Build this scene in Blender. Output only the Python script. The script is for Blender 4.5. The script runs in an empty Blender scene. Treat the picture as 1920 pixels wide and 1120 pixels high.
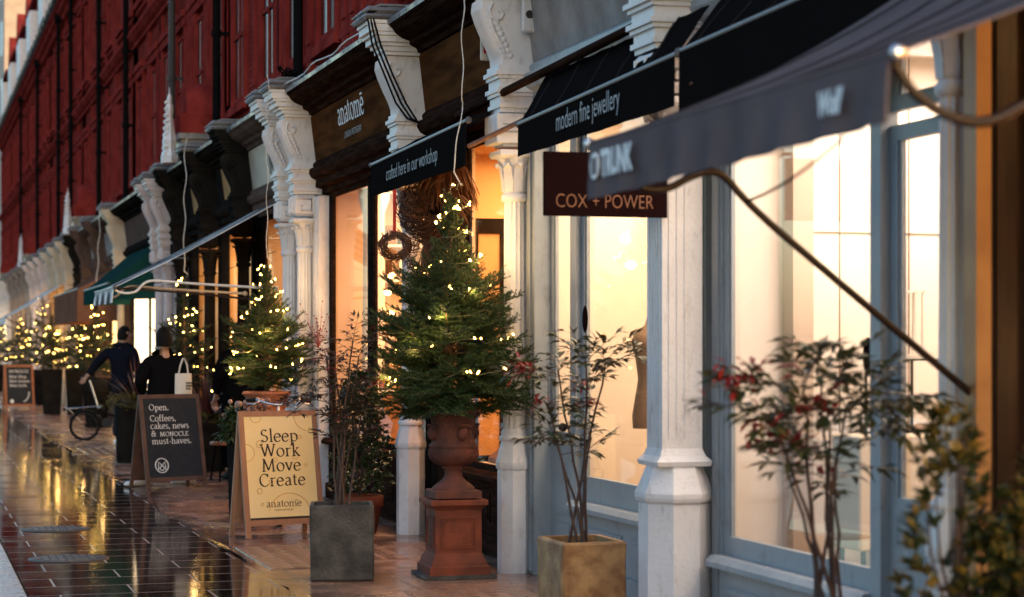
import bpy, bmesh, math, random
from mathutils import Vector, Matrix, Euler
sin, cos, pi, R = math.sin, math.cos, math.pi, math.radians
SC = bpy.context.scene
COL = SC.collection
# ------------------------------------------------------------ camera
cam = bpy.data.objects.new('camera', bpy.data.cameras.new('camera')); COL.objects.link(cam)
cam.location = (0, 0, 1.54)
cam.rotation_euler = (R(90), 0, -math.atan(1137/3800))
cam.data.sensor_width = 36; cam.data.lens = 3800/1920*36
cam.data.shift_y = 92/1920; cam.data.clip_start = .05; cam.data.clip_end = 1000
cam.data.dof.use_dof = True; cam.data.dof.focus_distance = 15.5; cam.data.dof.aperture_fstop = 2.3
SC.camera = cam
# ------------------------------------------------------------ dusk sky, very soft low sun
W = bpy.data.worlds.new('World'); SC.world = W; W.use_nodes = True
_nt = W.node_tree; _bg = _nt.nodes['Background']
_sky = _nt.nodes.new('ShaderNodeTexSky'); _sky.sky_type = 'NISHITA'; _sky.sun_disc = False
SUN_EL, SUN_AZ = 7.0, 168.0
_sky.sun_elevation = R(SUN_EL); _sky.sun_rotation = R(SUN_AZ); _sky.air_density = 1.0; _sky.dust_density = 2.0; _sky.ozone_density = 2.2
_nt.links.new(_sky.outputs[0], _bg.inputs[0]); _bg.inputs[1].default_value = 0.15
sl = bpy.data.lights.new('sun', 'SUN'); sl.energy = .12; sl.angle = R(30); sl.color = (1, .86, .78)
sun = bpy.data.objects.new('sun', sl); COL.objects.link(sun)
_d = Vector((sin(R(SUN_AZ))*cos(R(SUN_EL+25)), cos(R(SUN_AZ))*cos(R(SUN_EL+25)), sin(R(SUN_EL+25))))
sun.rotation_euler = _d.to_track_quat('Z', 'Y').to_euler()
SC.view_settings.view_transform = 'Standard'; SC.view_settings.look = 'None'
SC.view_settings.exposure = 1.88; SC.view_settings.gamma = 1
SC.cycles.use_denoising = True
SC.cycles.max_bounces = 8; SC.cycles.transparent_max_bounces = 16
SC.cycles.sample_clamp_indirect = 3.0
SC.cycles.caustics_reflective = False; SC.cycles.caustics_refractive = False
# ------------------------------------------------------------ materials
M = {}
def N(nt, t, **k):
    n = nt.nodes.new(t)
    for a, v in k.items():
        if a.startswith('i_'): n.inputs[int(a[2:])].default_value = v
        else: setattr(n, a, v)
    return n
def mat(name, col, rough=.6, col2=None, scale=4, detail=5, metal=0, bump=0, bscale=40, lo=.35, hi=.65, coat=0, spec=.5, stretch=(1,1,1), rvar=0, island=False, sheen=0, wear=0, wscale=16):
    m = bpy.data.materials.new(name); m.use_nodes = True; nt = m.node_tree; L = nt.links
    b = nt.nodes['Principled BSDF']
    b.inputs['Roughness'].default_value = rough; b.inputs['Metallic'].default_value = metal
    b.inputs['Coat Weight'].default_value = coat; b.inputs['Specular IOR Level'].default_value = spec
    if sheen: b.inputs['Sheen Weight'].default_value = sheen
    b.inputs['Base Color'].default_value = (*col, 1)
    tc = N(nt, 'ShaderNodeTexCoord'); mp = N(nt, 'ShaderNodeMapping'); mp.inputs['Scale'].default_value = stretch
    L.new(tc.outputs['Object'], mp.inputs[0])
    if col2 is not None:
        rp = N(nt, 'ShaderNodeValToRGB'); rp.color_ramp.elements[0].position = lo; rp.color_ramp.elements[1].position = hi
        rp.color_ramp.elements[0].color = (*col, 1); rp.color_ramp.elements[1].color = (*col2, 1)
        if island:
            g = N(nt, 'ShaderNodeNewGeometry'); L.new(g.outputs['Random Per Island'], rp.inputs[0])
        else:
            nz = N(nt, 'ShaderNodeTexNoise'); nz.inputs['Scale'].default_value = scale; nz.inputs['Detail'].default_value = detail
            L.new(mp.outputs[0], nz.inputs['Vector']); L.new(nz.outputs[0], rp.inputs[0])
        L.new(rp.outputs[0], b.inputs['Base Color'])
    if wear:                                   # chips, drips and grime: ragged darker patches
        src = b.inputs['Base Color'].links[0].from_socket if b.inputs['Base Color'].links else None
        nw = N(nt, 'ShaderNodeTexNoise'); nw.inputs['Scale'].default_value = wscale; nw.inputs['Detail'].default_value = 12; nw.inputs['Roughness'].default_value = .72
        m2 = N(nt, 'ShaderNodeMapping'); m2.inputs['Scale'].default_value = (1, 1, .35); L.new(tc.outputs['Object'], m2.inputs[0]); L.new(m2.outputs[0], nw.inputs['Vector'])
        rw = N(nt, 'ShaderNodeMapRange'); rw.inputs[1].default_value = .54; rw.inputs[2].default_value = .70; rw.inputs[3].default_value = 0; rw.inputs[4].default_value = wear; L.new(nw.outputs[0], rw.inputs[0])
        mw = N(nt, 'ShaderNodeMix', data_type='RGBA'); L.new(rw.outputs[0], mw.inputs[0]); mw.inputs[7].default_value = (col[0]*.35, col[1]*.32, col[2]*.28, 1)
        if src: L.new(src, mw.inputs[6])
        else: mw.inputs[6].default_value = (*col, 1)
        L.new(mw.outputs[2], b.inputs['Base Color'])
    if rvar:
        n3 = N(nt, 'ShaderNodeTexNoise'); n3.inputs['Scale'].default_value = scale*.7; n3.inputs['Detail'].default_value = 4
        L.new(mp.outputs[0], n3.inputs['Vector'])
        mr = N(nt, 'ShaderNodeMapRange'); mr.inputs[1].default_value = .3; mr.inputs[2].default_value = .7
        mr.inputs[3].default_value = max(.02, rough-rvar); mr.inputs[4].default_value = rough+rvar
        L.new(n3.outputs[0], mr.inputs[0]); L.new(mr.outputs[0], b.inputs['Roughness'])
    if bump:
        n2 = N(nt, 'ShaderNodeTexNoise'); n2.inputs['Scale'].default_value = bscale; n2.inputs['Detail'].default_value = 6
        L.new(mp.outputs[0], n2.inputs['Vector'])
        bp = N(nt, 'ShaderNodeBump'); bp.inputs['Strength'].default_value = bump; bp.inputs['Distance'].default_value = .01
        L.new(n2.outputs[0], bp.inputs['Height']); L.new(bp.outputs[0], b.inputs['Normal'])
    M[name] = m; return m
def emis(name, col, s):
    m = bpy.data.materials.new(name); m.use_nodes = True; nt = m.node_tree
    b = nt.nodes['Principled BSDF']; b.inputs['Base Color'].default_value = (*col, 1)
    b.inputs['Emission Color'].default_value = (*col, 1); b.inputs['Emission Strength'].default_value = s
    M[name] = m; return m
def brickmat(name, c1, c2, mortar, bw, bh, axes, rough=.7, msize=.01, bump=.4, wet=None, offset=.5, mort_rough=None, noise=None, damp=None):
    """Brick pattern in a plane of object coordinates: axes picks which two run along and across the courses."""
    m = bpy.data.materials.new(name); m.use_nodes = True; nt = m.node_tree; L = nt.links
    b = nt.nodes['Principled BSDF']; b.inputs['Roughness'].default_value = rough; b.inputs['Specular IOR Level'].default_value = .5 if wet else 0
    tc = N(nt, 'ShaderNodeTexCoord'); sp = N(nt, 'ShaderNodeSeparateXYZ'); cb = N(nt, 'ShaderNodeCombineXYZ')
    L.new(tc.outputs['Object'], sp.inputs[0]); L.new(sp.outputs[axes[0]], cb.inputs[0]); L.new(sp.outputs[axes[1]], cb.inputs[1])
    br = N(nt, 'ShaderNodeTexBrick'); br.offset = offset; br.inputs['Scale'].default_value = 1
    br.inputs['Color1'].default_value = (*c1, 1); br.inputs['Color2'].default_value = (*c2, 1); br.inputs['Mortar'].default_value = (*mortar, 1)
    br.inputs['Mortar Size'].default_value = msize; br.inputs['Mortar Smooth'].default_value = .2
    br.inputs['Brick Width'].default_value = bw; br.inputs['Row Height'].default_value = bh
    L.new(cb.outputs[0], br.inputs['Vector'])
    nz = N(nt, 'ShaderNodeTexNoise'); nz.inputs['Scale'].default_value = 1.7; nz.inputs['Detail'].default_value = 8; L.new(tc.outputs['Object'], nz.inputs['Vector'])
    mx = N(nt, 'ShaderNodeMix', data_type='RGBA', blend_type='MULTIPLY'); mx.inputs[0].default_value = .75
    rp = N(nt, 'ShaderNodeValToRGB'); rp.color_ramp.elements[0].position = .3; rp.color_ramp.elements[1].position = .7
    rp.color_ramp.elements[0].color = (.45, .45, .45, 1); rp.color_ramp.elements[1].color = (1.15, 1.1, 1.05, 1)
    L.new(nz.outputs[0], rp.inputs[0]); L.new(br.outputs[0], mx.inputs[6]); L.new(rp.outputs[0], mx.inputs[7]); L.new(mx.outputs[2], b.inputs['Base Color'])
    nb = N(nt, 'ShaderNodeTexNoise'); nb.inputs['Scale'].default_value = 55; nb.inputs['Detail'].default_value = 5; L.new(tc.outputs['Object'], nb.inputs['Vector'])
    ma = N(nt, 'ShaderNodeMath', operation='MULTIPLY_ADD'); ma.inputs[1].default_value = -1.0
    ms = N(nt, 'ShaderNodeMath', operation='MULTIPLY'); ms.inputs[1].default_value = noise or .25
    L.new(nb.outputs[0], ms.inputs[0]); L.new(br.outputs['Fac'], ma.inputs[0]); L.new(ms.outputs[0], ma.inputs[2])
    bp = N(nt, 'ShaderNodeBump'); bp.inputs['Strength'].default_value = bump; bp.inputs['Distance'].default_value = .006
    L.new(ma.outputs[0], bp.inputs['Height']); L.new(bp.outputs[0], b.inputs['Normal'])
    if damp:                                   # damp margin where the standing water has crept onto the stone
        sx = N(nt, 'ShaderNodeSeparateXYZ'); L.new(tc.outputs['Object'], sx.inputs[0])
        nd_ = N(nt, 'ShaderNodeTexNoise'); nd_.inputs['Scale'].default_value = 2.6; nd_.inputs['Detail'].default_value = 9; L.new(tc.outputs['Object'], nd_.inputs['Vector'])
        ad = N(nt, 'ShaderNodeMath', operation='MULTIPLY_ADD'); L.new(nd_.outputs[0], ad.inputs[0]); ad.inputs[1].default_value = 1.5; L.new(sx.outputs[0], ad.inputs[2])
        dm = N(nt, 'ShaderNodeMapRange'); dm.inputs[1].default_value = damp+.62; dm.inputs[2].default_value = damp+1.0; dm.inputs[3].default_value = 1; dm.inputs[4].default_value = 0; L.new(ad.outputs[0], dm.inputs[0])
        mc = N(nt, 'ShaderNodeMix', data_type='RGBA', blend_type='MULTIPLY'); L.new(dm.outputs[0], mc.inputs[0]); L.new(mx.outputs[2], mc.inputs[6]); mc.inputs[7].default_value = (.30, .27, .27, 1); L.new(mc.outputs[2], b.inputs['Base Color'])
    if wet:                                   # roughness driven by where the water lies
        lo, hi, sc = wet
        nw = N(nt, 'ShaderNodeTexNoise'); nw.inputs['Scale'].default_value = sc; nw.inputs['Detail'].default_value = 6; L.new(tc.outputs['Object'], nw.inputs['Vector'])
        mr = N(nt, 'ShaderNodeMapRange'); mr.inputs[1].default_value = .4; mr.inputs[2].default_value = .62; mr.inputs[3].default_value = lo; mr.inputs[4].default_value = hi
        L.new(nw.outputs[0], mr.inputs[0])
        m2 = N(nt, 'ShaderNodeMix', data_type='FLOAT'); L.new(br.outputs['Fac'], m2.inputs[0]); L.new(mr.outputs[0], m2.inputs[2]); m2.inputs[3].default_value = mort_rough or .4
        L.new(m2.outputs[0], b.inputs['Roughness'])
        if damp:
            m3 = N(nt, 'ShaderNodeMix', data_type='FLOAT'); L.new(dm.outputs[0], m3.inputs[0]); L.new(m2.outputs[0], m3.inputs[2]); m3.inputs[3].default_value = .06; L.new(m3.outputs[0], b.inputs['Roughness'])
    M[name] = m; return m
def glassmat(name, tint, fac):
    m = bpy.data.materials.new(name); m.use_nodes = True; nt = m.node_tree; L = nt.links
    nt.nodes.remove(nt.nodes['Principled BSDF']); o = nt.nodes['Material Output']
    t = N(nt, 'ShaderNodeBsdfTransparent'); t.inputs[0].default_value = (*tint, 1)
    g = N(nt, 'ShaderNodeBsdfGlossy'); g.inputs['Roughness'].default_value = .02
    lw = N(nt, 'ShaderNodeFresnel'); lw.inputs[0].default_value = 1.3
    ml = N(nt, 'ShaderNodeMath', operation='MULTIPLY'); ml.inputs[1].default_value = fac
    mx = N(nt, 'ShaderNodeMixShader'); L.new(lw.outputs[0], ml.inputs[0]); L.new(ml.outputs[0], mx.inputs[0])
    L.new(t.outputs[0], mx.inputs[1]); L.new(g.outputs[0], mx.inputs[2]); L.new(mx.outputs[0], o.inputs[0])
    M[name] = m; return m
mat('white_paint', (.74, .73, .75), .5, (.60, .58, .59), 3, 8, bump=.3, bscale=45, lo=.3, hi=.8, wear=.5)
mat('pink_white_paint', (.62, .54, .55), .5, (.48, .41, .42), 3, 8, bump=.2, bscale=50)
mat('cream_paint', (.55, .47, .38), .5, (.42, .35, .28), 3, 6, bump=.15)
mat('stone_grey_paint', (.34, .31, .30), .55, (.24, .21, .2), 4, 6, bump=.2, spec=0)
mat('brown_stone_paint', (.13, .085, .07), .55, (.09, .06, .05), 4, 6, bump=.2, spec=0)
mat('blue_paint', (.30, .335, .365), .45, (.25, .285, .32), 3, 6, bump=.15, wear=.6, wscale=11)
mat('dark_wood', (.040, .021, .015), .5, (.016, .009, .007), 5, 8, bump=.25, bscale=30, stretch=(6, .6, 6), spec=0)
mat('walnut_panel', (.115, .046, .017), .55, (.05, .021, .010), 2.2, 8, bump=.2, bscale=30, stretch=(5, .8, 5), spec=0)
mat('lobby_wood', (.035, .015, .009), .5, (.015, .007, .004), 5, 6, bump=.2, stretch=(6, 6, .6), spec=.3)
mat('black_paint', (.012, .0105, .010), .4, (.020, .018, .016), 5, 4, bump=.1, spec=0)
mat('red_paint', (.28, .040, .034), .6, (.18, .024, .021), 2.5, 8, wear=.5, wscale=5, bump=.25, bscale=45, spec=0)
brickmat('red_brick', (.28, .044, .033), (.19, .030, .024), (.09, .015, .014), .235, .075, (1, 2), .75, .008, .6)
mat('window_dark', (.012, .004, .005), .2, (.05, .012, .013), 1.5)
mat('lead', (.10, .105, .115), .35, (.20, .205, .22), 5, 6, bump=.4, bscale=20, rvar=.2)
mat('iron', (.007, .007, .008), .5, bump=.1, spec=0)
mat('grey_iron', (.05, .046, .048), .5, spec=.1)
mat('terracotta', (.19, .047, .024), .75, (.09, .028, .018), 5, 8, bump=.4, bscale=50, lo=.38, hi=.66, spec=.25)
mat('aged_terracotta', (.14, .048, .034), .8, (.065, .030, .026), 6, 8, bump=.5, bscale=60, lo=.38, hi=.64, spec=.25)
mat('slate_stone', (.078, .072, .069), .6, (.030, .028, .028), 7, 14, bump=.8, bscale=45, lo=.36, hi=.64, rvar=.2, spec=.25, wear=.6, wscale=26)
mat('yellow_stone', (.36, .215, .095), .5, (.20, .10, .045), 9, 12, bump=.6, bscale=40, lo=.38, hi=.64, rvar=.15, spec=.3, wear=.5, wscale=22)
mat('soil', (.03, .02, .014), .9, (.015, .01, .008), 30, bump=.6)
mat('trunk_navy', (.15, .12, .125), .8, (.11, .088, .094), 3.5, 8, bump=.8, bscale=7, lo=.3, hi=.72, spec=0)
mat('black_canvas', (.009, .0078, .0078), .85, bump=.1, bscale=90, spec=0)
mat('green_canvas', (.012, .055, .05), .7, (.009, .042, .04), 3, spec=0)
mat('brown_canvas', (.20, .10, .065), .75, (.15, .07, .045), 3, spec=0)
mat('white_canvas', (.72, .68, .64), .7, (.6, .56, .52), 3)
mat('steel', (.62, .62, .64), .28, metal=1, rvar=.08)
mat('white_metal', (.72, .72, .72), .35)
mat('bronze_rod', (.018, .009, .007), .4, spec=.3)
mat('wood_frame', (.21, .095, .055), .5, (.12, .05, .03), 6, 8, bump=.25, stretch=(4, 4, .6))
mat('pale_wood', (.33, .175, .11), .5, (.27, .14, .085), 6, 8, bump=.25, stretch=(4, 4, .6))
mat('painted_glow_wood', (.50, .26, .10), .5, (.40, .19, .07), 6)  # orange lamp glow painted into the wood colour
mat('wire_green', (.07, .07, .03), .5)
mat('pier_tan', (.52, .40, .32), .8)
mat('pot_light', (.36, .15, .085), .75, (.24, .09, .05), 8, 8, bump=.4, spec=.2)
mat('orange_wood', (.40, .13, .05), .45, (.28, .09, .03), 6)
mat('slate_board', (.020, .023, .031), .6, (.027, .030, .039), 20, 6, spec=.15)
mat('yellow_poster', (.80, .68, .38), .45, (.75, .60, .28), 1.6, 3, spec=.3)
mat('ink', (.02, .015, .012), .6)
mat('chalk_white', (.82, .83, .85), .7)
mat('pale_grey_ink', (.34, .35, .38), .6)
mat('bubble_line', (.62, .40, .14), .3)
mat('copper_paint', (.20, .068, .024), .5)
mat('dark_sign', (.012, .005, .005), .5, spec=0)
mat('cloth_black', (.006, .006, .007), .9, bump=.3, bscale=25, spec=0)
mat('cloth_navy', (.009, .010, .017), .9, bump=.3, bscale=25, spec=0)
mat('cloth_grey', (.02, .02, .024), .9, spec=0)
mat('canvas_tote', (.62, .58, .52), .85, bump=.2)
mat('skin', (.42, .24, .17), .5)
mat('hair', (.005, .004, .004), .7, bump=.6, bscale=90, spec=.15)
mat('white_shoe', (.72, .72, .72), .5)
mat('rubber', (.008, .008, .008), .8, spec=.15)
mat('needles', (.009, .028, .009), .6, (.038, .070, .018), island=True, lo=0, hi=1, spec=.3)
mat('needles_dark', (.007, .020, .008), .6, (.022, .042, .014), island=True, lo=0, hi=1, spec=.3)
mat('fir_bark', (.10, .055, .028), .8, bump=.5)
mat('stem_bark', (.045, .024, .020), .7, (.075, .04, .03), 25)
mat('nandina_leaf', (.018, .026, .012), .5, (.085, .018, .016), island=True, lo=.5, hi=.95)
mat('nandina_green', (.040, .060, .022), .45, (.10, .075, .03), island=True, lo=.3, hi=1)
mat('red_leaf', (.35, .018, .016), .5, (.20, .012, .014), island=True, lo=0, hi=1)
mat('bush_leaf', (.018, .04, .014), .4, (.045, .07, .022), island=True, lo=0, hi=1)
mat('gold_leaf', (.022, .034, .012), .4, (.24, .16, .03), island=True, lo=.5, hi=1)
mat('cordyline_leaf', (.11, .028, .026), .4, (.045, .012, .014), island=True, lo=0, hi=1)
mat('heather', (.22, .17, .05), .7, (.09, .10, .03), island=True, lo=0, hi=1)
mat('twig', (.085, .04, .022), .75, (.03, .015, .01), island=True, lo=0, hi=1)
mat('straw', (.16, .065, .03), .7, (.075, .03, .016), island=True, lo=0, hi=1)
mat('cable_white', (.62, .60, .58), .5)
mat('wall_white', (.80, .71, .63), .7, (.74, .65, .57), 1)
mat('wall_cream', (.80, .68, .56), .7, (.74, .62, .50), 1)
mat('wall_orange', (.76, .50, .26), .7, (.68, .42, .20), 1.2)
mat('wall_peach', (.78, .56, .36), .7, (.70, .47, .28), 1.2)
mat('shop_floor', (.22, .12, .06), .4)
mat('shop_wood', (.42, .20, .07), .5, (.30, .13, .045), 4, stretch=(3, 3, .5))
mat('linen', (.66, .52, .36), .8)
mat('bust_cloth', (.20, .12, .07), .8, bump=.2)
mat('granite_kerb', (.33, .32, .33), .32, (.22, .21, .22), 20, 8, bump=.2, rvar=.15)
mat('beige_render', (.55, .42, .32), .8, (.45, .34, .26), 2)
mat('asphalt', (.04, .04, .042), .3, (.055, .055, .058), 40, 6, bump=.4, rvar=.15)
mat('cover_iron', (.02, .02, .022), .3, bump=.3)
mat('lens_glass', (.20, .125, .09), .15, (.27, .18, .13), island=True, lo=0, hi=1)
mat('red_cloth', (.45, .01, .012), .6)
brickmat('wet_slab', (.034, .019, .016), (.024, .013, .012), (.24, .21, .19), .92, .46, (0, 1), .1, .007, .22, wet=(.015, .12, 1.0), mort_rough=.5, noise=.17)
brickmat('forecourt_stone', (.29, .175, .13), (.25, .145, .11), (.10, .06, .045), 1.25, 1.9, (0, 1), .3, .010, .45, wet=(.14, .36, 2.2), mort_rough=.3, noise=.5, damp=2.36)
glassmat('pane_glass', (.97, .97, .97), .32)
emis('fairy_bulb', (1, .52, .10), 9)
emis('far_bulb', (1, .58, .12), 9)
emis('lamp_panel', (1, .72, .42), 6)
emis('lit_window_warm', (1, .55, .20), .8)
emis('lit_window_pale', (1, .70, .40), .9)
for k in ('fairy_bulb', 'far_bulb'): M[k].cycles.emission_sampling = 'NONE'
# ------------------------------------------------------------ mesh building
def rootloc(p):
    v = Vector((0, 0, 0))
    while p is not None: v += p.location; p = p.parent
    return v
class MB:
    def __init__(s): s.v = []; s.f = []; s.sm = []; s.mi = []; s.cur = 0
    def add(s, vs, fs, smooth=False):
        o = len(s.v); s.v += [tuple(a) for a in vs]
        for f in fs: s.f.append(tuple(i+o for i in f)); s.sm.append(smooth); s.mi.append(s.cur)
        return s
    def box(s, x0, x1, y0, y1, z0, z1):
        return s.add([(x0,y0,z0),(x1,y0,z0),(x1,y1,z0),(x0,y1,z0),(x0,y0,z1),(x1,y0,z1),(x1,y1,z1),(x0,y1,z1)],
                     [(0,3,2,1),(4,5,6,7),(0,1,5,4),(1,2,6,5),(2,3,7,6),(3,0,4,7)])
    def bbox(s, x0, x1, y0, y1, z0, z1, b=.01):           # box with chamfered vertical and top edges
        def ring(i, z): 
            c = i
            return [(x0+c,y0,z),(x1-c,y0,z),(x1,y0+c,z),(x1,y1-c,z),(x1-c,y1,z),(x0+c,y1,z),(x0,y1-c,z),(x0,y0+c,z)]
        def ring2(z):
            return [(x0+b,y0+b,z),(x1-b,y0+b,z),(x1-b,y0+b,z),(x1-b,y1-b,z),(x1-b,y1-b,z),(x0+b,y1-b,z),(x0+b,y1-b,z),(x0+b,y0+b,z)]
        return s.loft([ring2(z0), ring(b, z0+b), ring(b, z1-b), ring2(z1)], caps=True)
    def loft(s, rings, caps=True, smooth=False, closed=True):
        n = len(rings[0]); vs = [p for r in rings for p in r]; fs = []
        for i in range(len(rings)-1):
            for j in range(n if closed else n-1):
                k = (j+1) % n
                fs.append((i*n+j, i*n+k, (i+1)*n+k, (i+1)*n+j))
        s.add(vs, fs, smooth)
        if caps and closed:
            s.add(rings[0], [tuple(range(n))[::-1]]); s.add(rings[-1], [tuple(range(n))])
        return s
    def lathe(s, prof, c=(0,0,0), n=20, smooth=True, a0=0, caps=True, sx=1, sy=1):
        rings = [[(c[0]+r*sx*cos(a0+2*pi*k/n), c[1]+r*sy*sin(a0+2*pi*k/n), c[2]+z) for k in range(n)] for r, z in prof]
        return s.loft(rings, caps, smooth)
    def sq(s, prof, c=(0,0,0)):                            # square section profile [(halfx, halfy, z)]
        rings = [[(c[0]-a,c[1]-b,c[2]+z),(c[0]+a,c[1]-b,c[2]+z),(c[0]+a,c[1]+b,c[2]+z),(c[0]-a,c[1]+b,c[2]+z)] for a, b, z in prof]
        return s.loft(rings)
    def tube(s, pts, r, n=8, smooth=True, caps=True):
        pts = [Vector(p) for p in pts]; rs = r if isinstance(r, (list, tuple)) else [r]*len(pts); rings = []; up = None
        for i, p in enumerate(pts):
            t = (pts[min(i+1, len(pts)-1)] - pts[max(i-1, 0)]).normalized()
            if up is None: up = Vector((0,0,1)) if abs(t.z) < .9 else Vector((1,0,0))
            a = t.cross(up)
            if a.length < 1e-5: a = t.cross(Vector((0,1,.3)))
            a.normalize(); b = a.cross(t).normalized(); up = b
            rings.append([p + rs[i]*(cos(2*pi*k/n)*a + sin(2*pi*k/n)*b) for k in range(n)])
        return s.loft(rings, caps, smooth)
    def extr(s, poly, axis, a, b, smooth=False):           # polygon in the two other axes, extruded along axis from a to b
        def pt(p, t): return (t, p[0], p[1]) if axis == 0 else ((p[0], t, p[1]) if axis == 1 else (p[0], p[1], t))
        return s.loft([[pt(p, a) for p in poly], [pt(p, b) for p in poly]], True, smooth)
    def ball(s, c, r, n=10, m=6):
        r = r if isinstance(r, (tuple, list)) else (r, r, r)
        rings = [[(c[0]+r[0]*sin(pi*(i+.02)/(m+.04))*cos(2*pi*k/n), c[1]+r[1]*sin(pi*(i+.02)/(m+.04))*sin(2*pi*k/n), c[2]-r[2]*cos(pi*(i+.02)/(m+.04))) for k in range(n)] for i in range(m+1)]
        return s.loft(rings, True, True)
    def join(s, o, mx):
        s.add([mx @ Vector(v) for v in o.v], [], False); b = len(s.v)-len(o.v)
        for f, q, mi in zip(o.f, o.sm, o.mi): s.f.append(tuple(i+b for i in f)); s.sm.append(q); s.mi.append(mi)
        return s
    def xf(s, mx): s.v = [tuple(mx @ Vector(v)) for v in s.v]; return s
    def mesh(s, name, mats, off=Vector((0,0,0))):
        me = bpy.data.meshes.new(name)
        me.from_pydata([(v[0]-off.x, v[1]-off.y, v[2]-off.z) for v in s.v], [], s.f)
        for m in (mats if isinstance(mats, (list, tuple)) else [mats]): me.materials.append(M[m] if isinstance(m, str) else m)
        me.polygons.foreach_set('use_smooth', s.sm); me.polygons.foreach_set('material_index', s.mi); me.update()
        return me
    def build(s, name, mats, parent=None, world=True):
        o = bpy.data.objects.new(name, s.mesh(name, mats, rootloc(parent) if (parent and world) else Vector((0,0,0))))
        COL.objects.link(o); o.parent = parent; return o
def tag(o, label=None, cat=None, group=None, kind=None):
    if label: o['label'] = label
    if cat: o['category'] = cat
    if group: o['group'] = group
    if kind: o['kind'] = kind
    return o
def thing(name, label, cat, loc=(0,0,0), rz=0, group=None):
    o = bpy.data.objects.new(name, None); COL.objects.link(o); o.location = loc; o.rotation_euler = (0, 0, rz); o.empty_display_size = .1
    return tag(o, label, cat, group)
def kids(o): return [c for c in bpy.data.objects if c.parent == o]
def copy_tree(o, loc=None, rz=None, label=None, parent=None, scale=None):
    c = o.copy(); COL.objects.link(c); c.parent = parent
    if loc is not None: c.location = loc
    if rz is not None: c.rotation_euler = (0, 0, rz)
    if scale is not None: c.scale = (scale,)*3
    if label: c['label'] = label
    for k in CH.get(o.name, []) or kids(o):
        copy_tree(k, parent=c)
    return c
CH = {}
def basis(X, Y, loc):
    X = Vector(X).normalized(); Y = Vector(Y).normalized(); Z = X.cross(Y)
    return Matrix(((X.x, Y.x, Z.x, loc[0]), (X.y, Y.y, Z.y, loc[1]), (X.z, Y.z, Z.z, loc[2]), (0, 0, 0, 1)))
STREET = ((0, -1, 0), (0, 0, 1))          # lettering that faces the street
def rng(seed): return random.Random(seed)
# ------------------------------------------------------------ lettering
def sans(s, size, mx, sx=1.0, bold=0.0, align='LEFT', space=1.0, shear=0):
    cu = bpy.data.curves.new('lettering', 'FONT'); cu.body = s; cu.size = size; cu.align_x = align; cu.offset = bold; cu.space_character = space; cu.shear = shear
    cu.resolution_u = 3; cu.fill_mode = 'FRONT'
    o = bpy.data.objects.new('lettering', cu); COL.objects.link(o)
    dg = bpy.context.evaluated_depsgraph_get(); me = bpy.data.meshes.new_from_object(o.evaluated_get(dg))
    mb = MB(); mb.add([(v.co.x*sx, v.co.y, 0) for v in me.vertices], [tuple(p.vertices) for p in me.polygons])
    bpy.data.objects.remove(o); bpy.data.curves.remove(cu); bpy.data.meshes.remove(me)
    return mb.xf(mx)
def A(cx, cy, rx, ry, a0, a1, n=10):
    return [(cx+rx*cos(R(a0+(a1-a0)*i/n)), cy+ry*sin(R(a0+(a1-a0)*i/n))) for i in range(n+1)]
def st(x, h0, h1): return [(x, h0), (x, h1)]
def sf(x, y, w=.1): return ('s', x-w, x+w, y)
XH = .45
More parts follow.
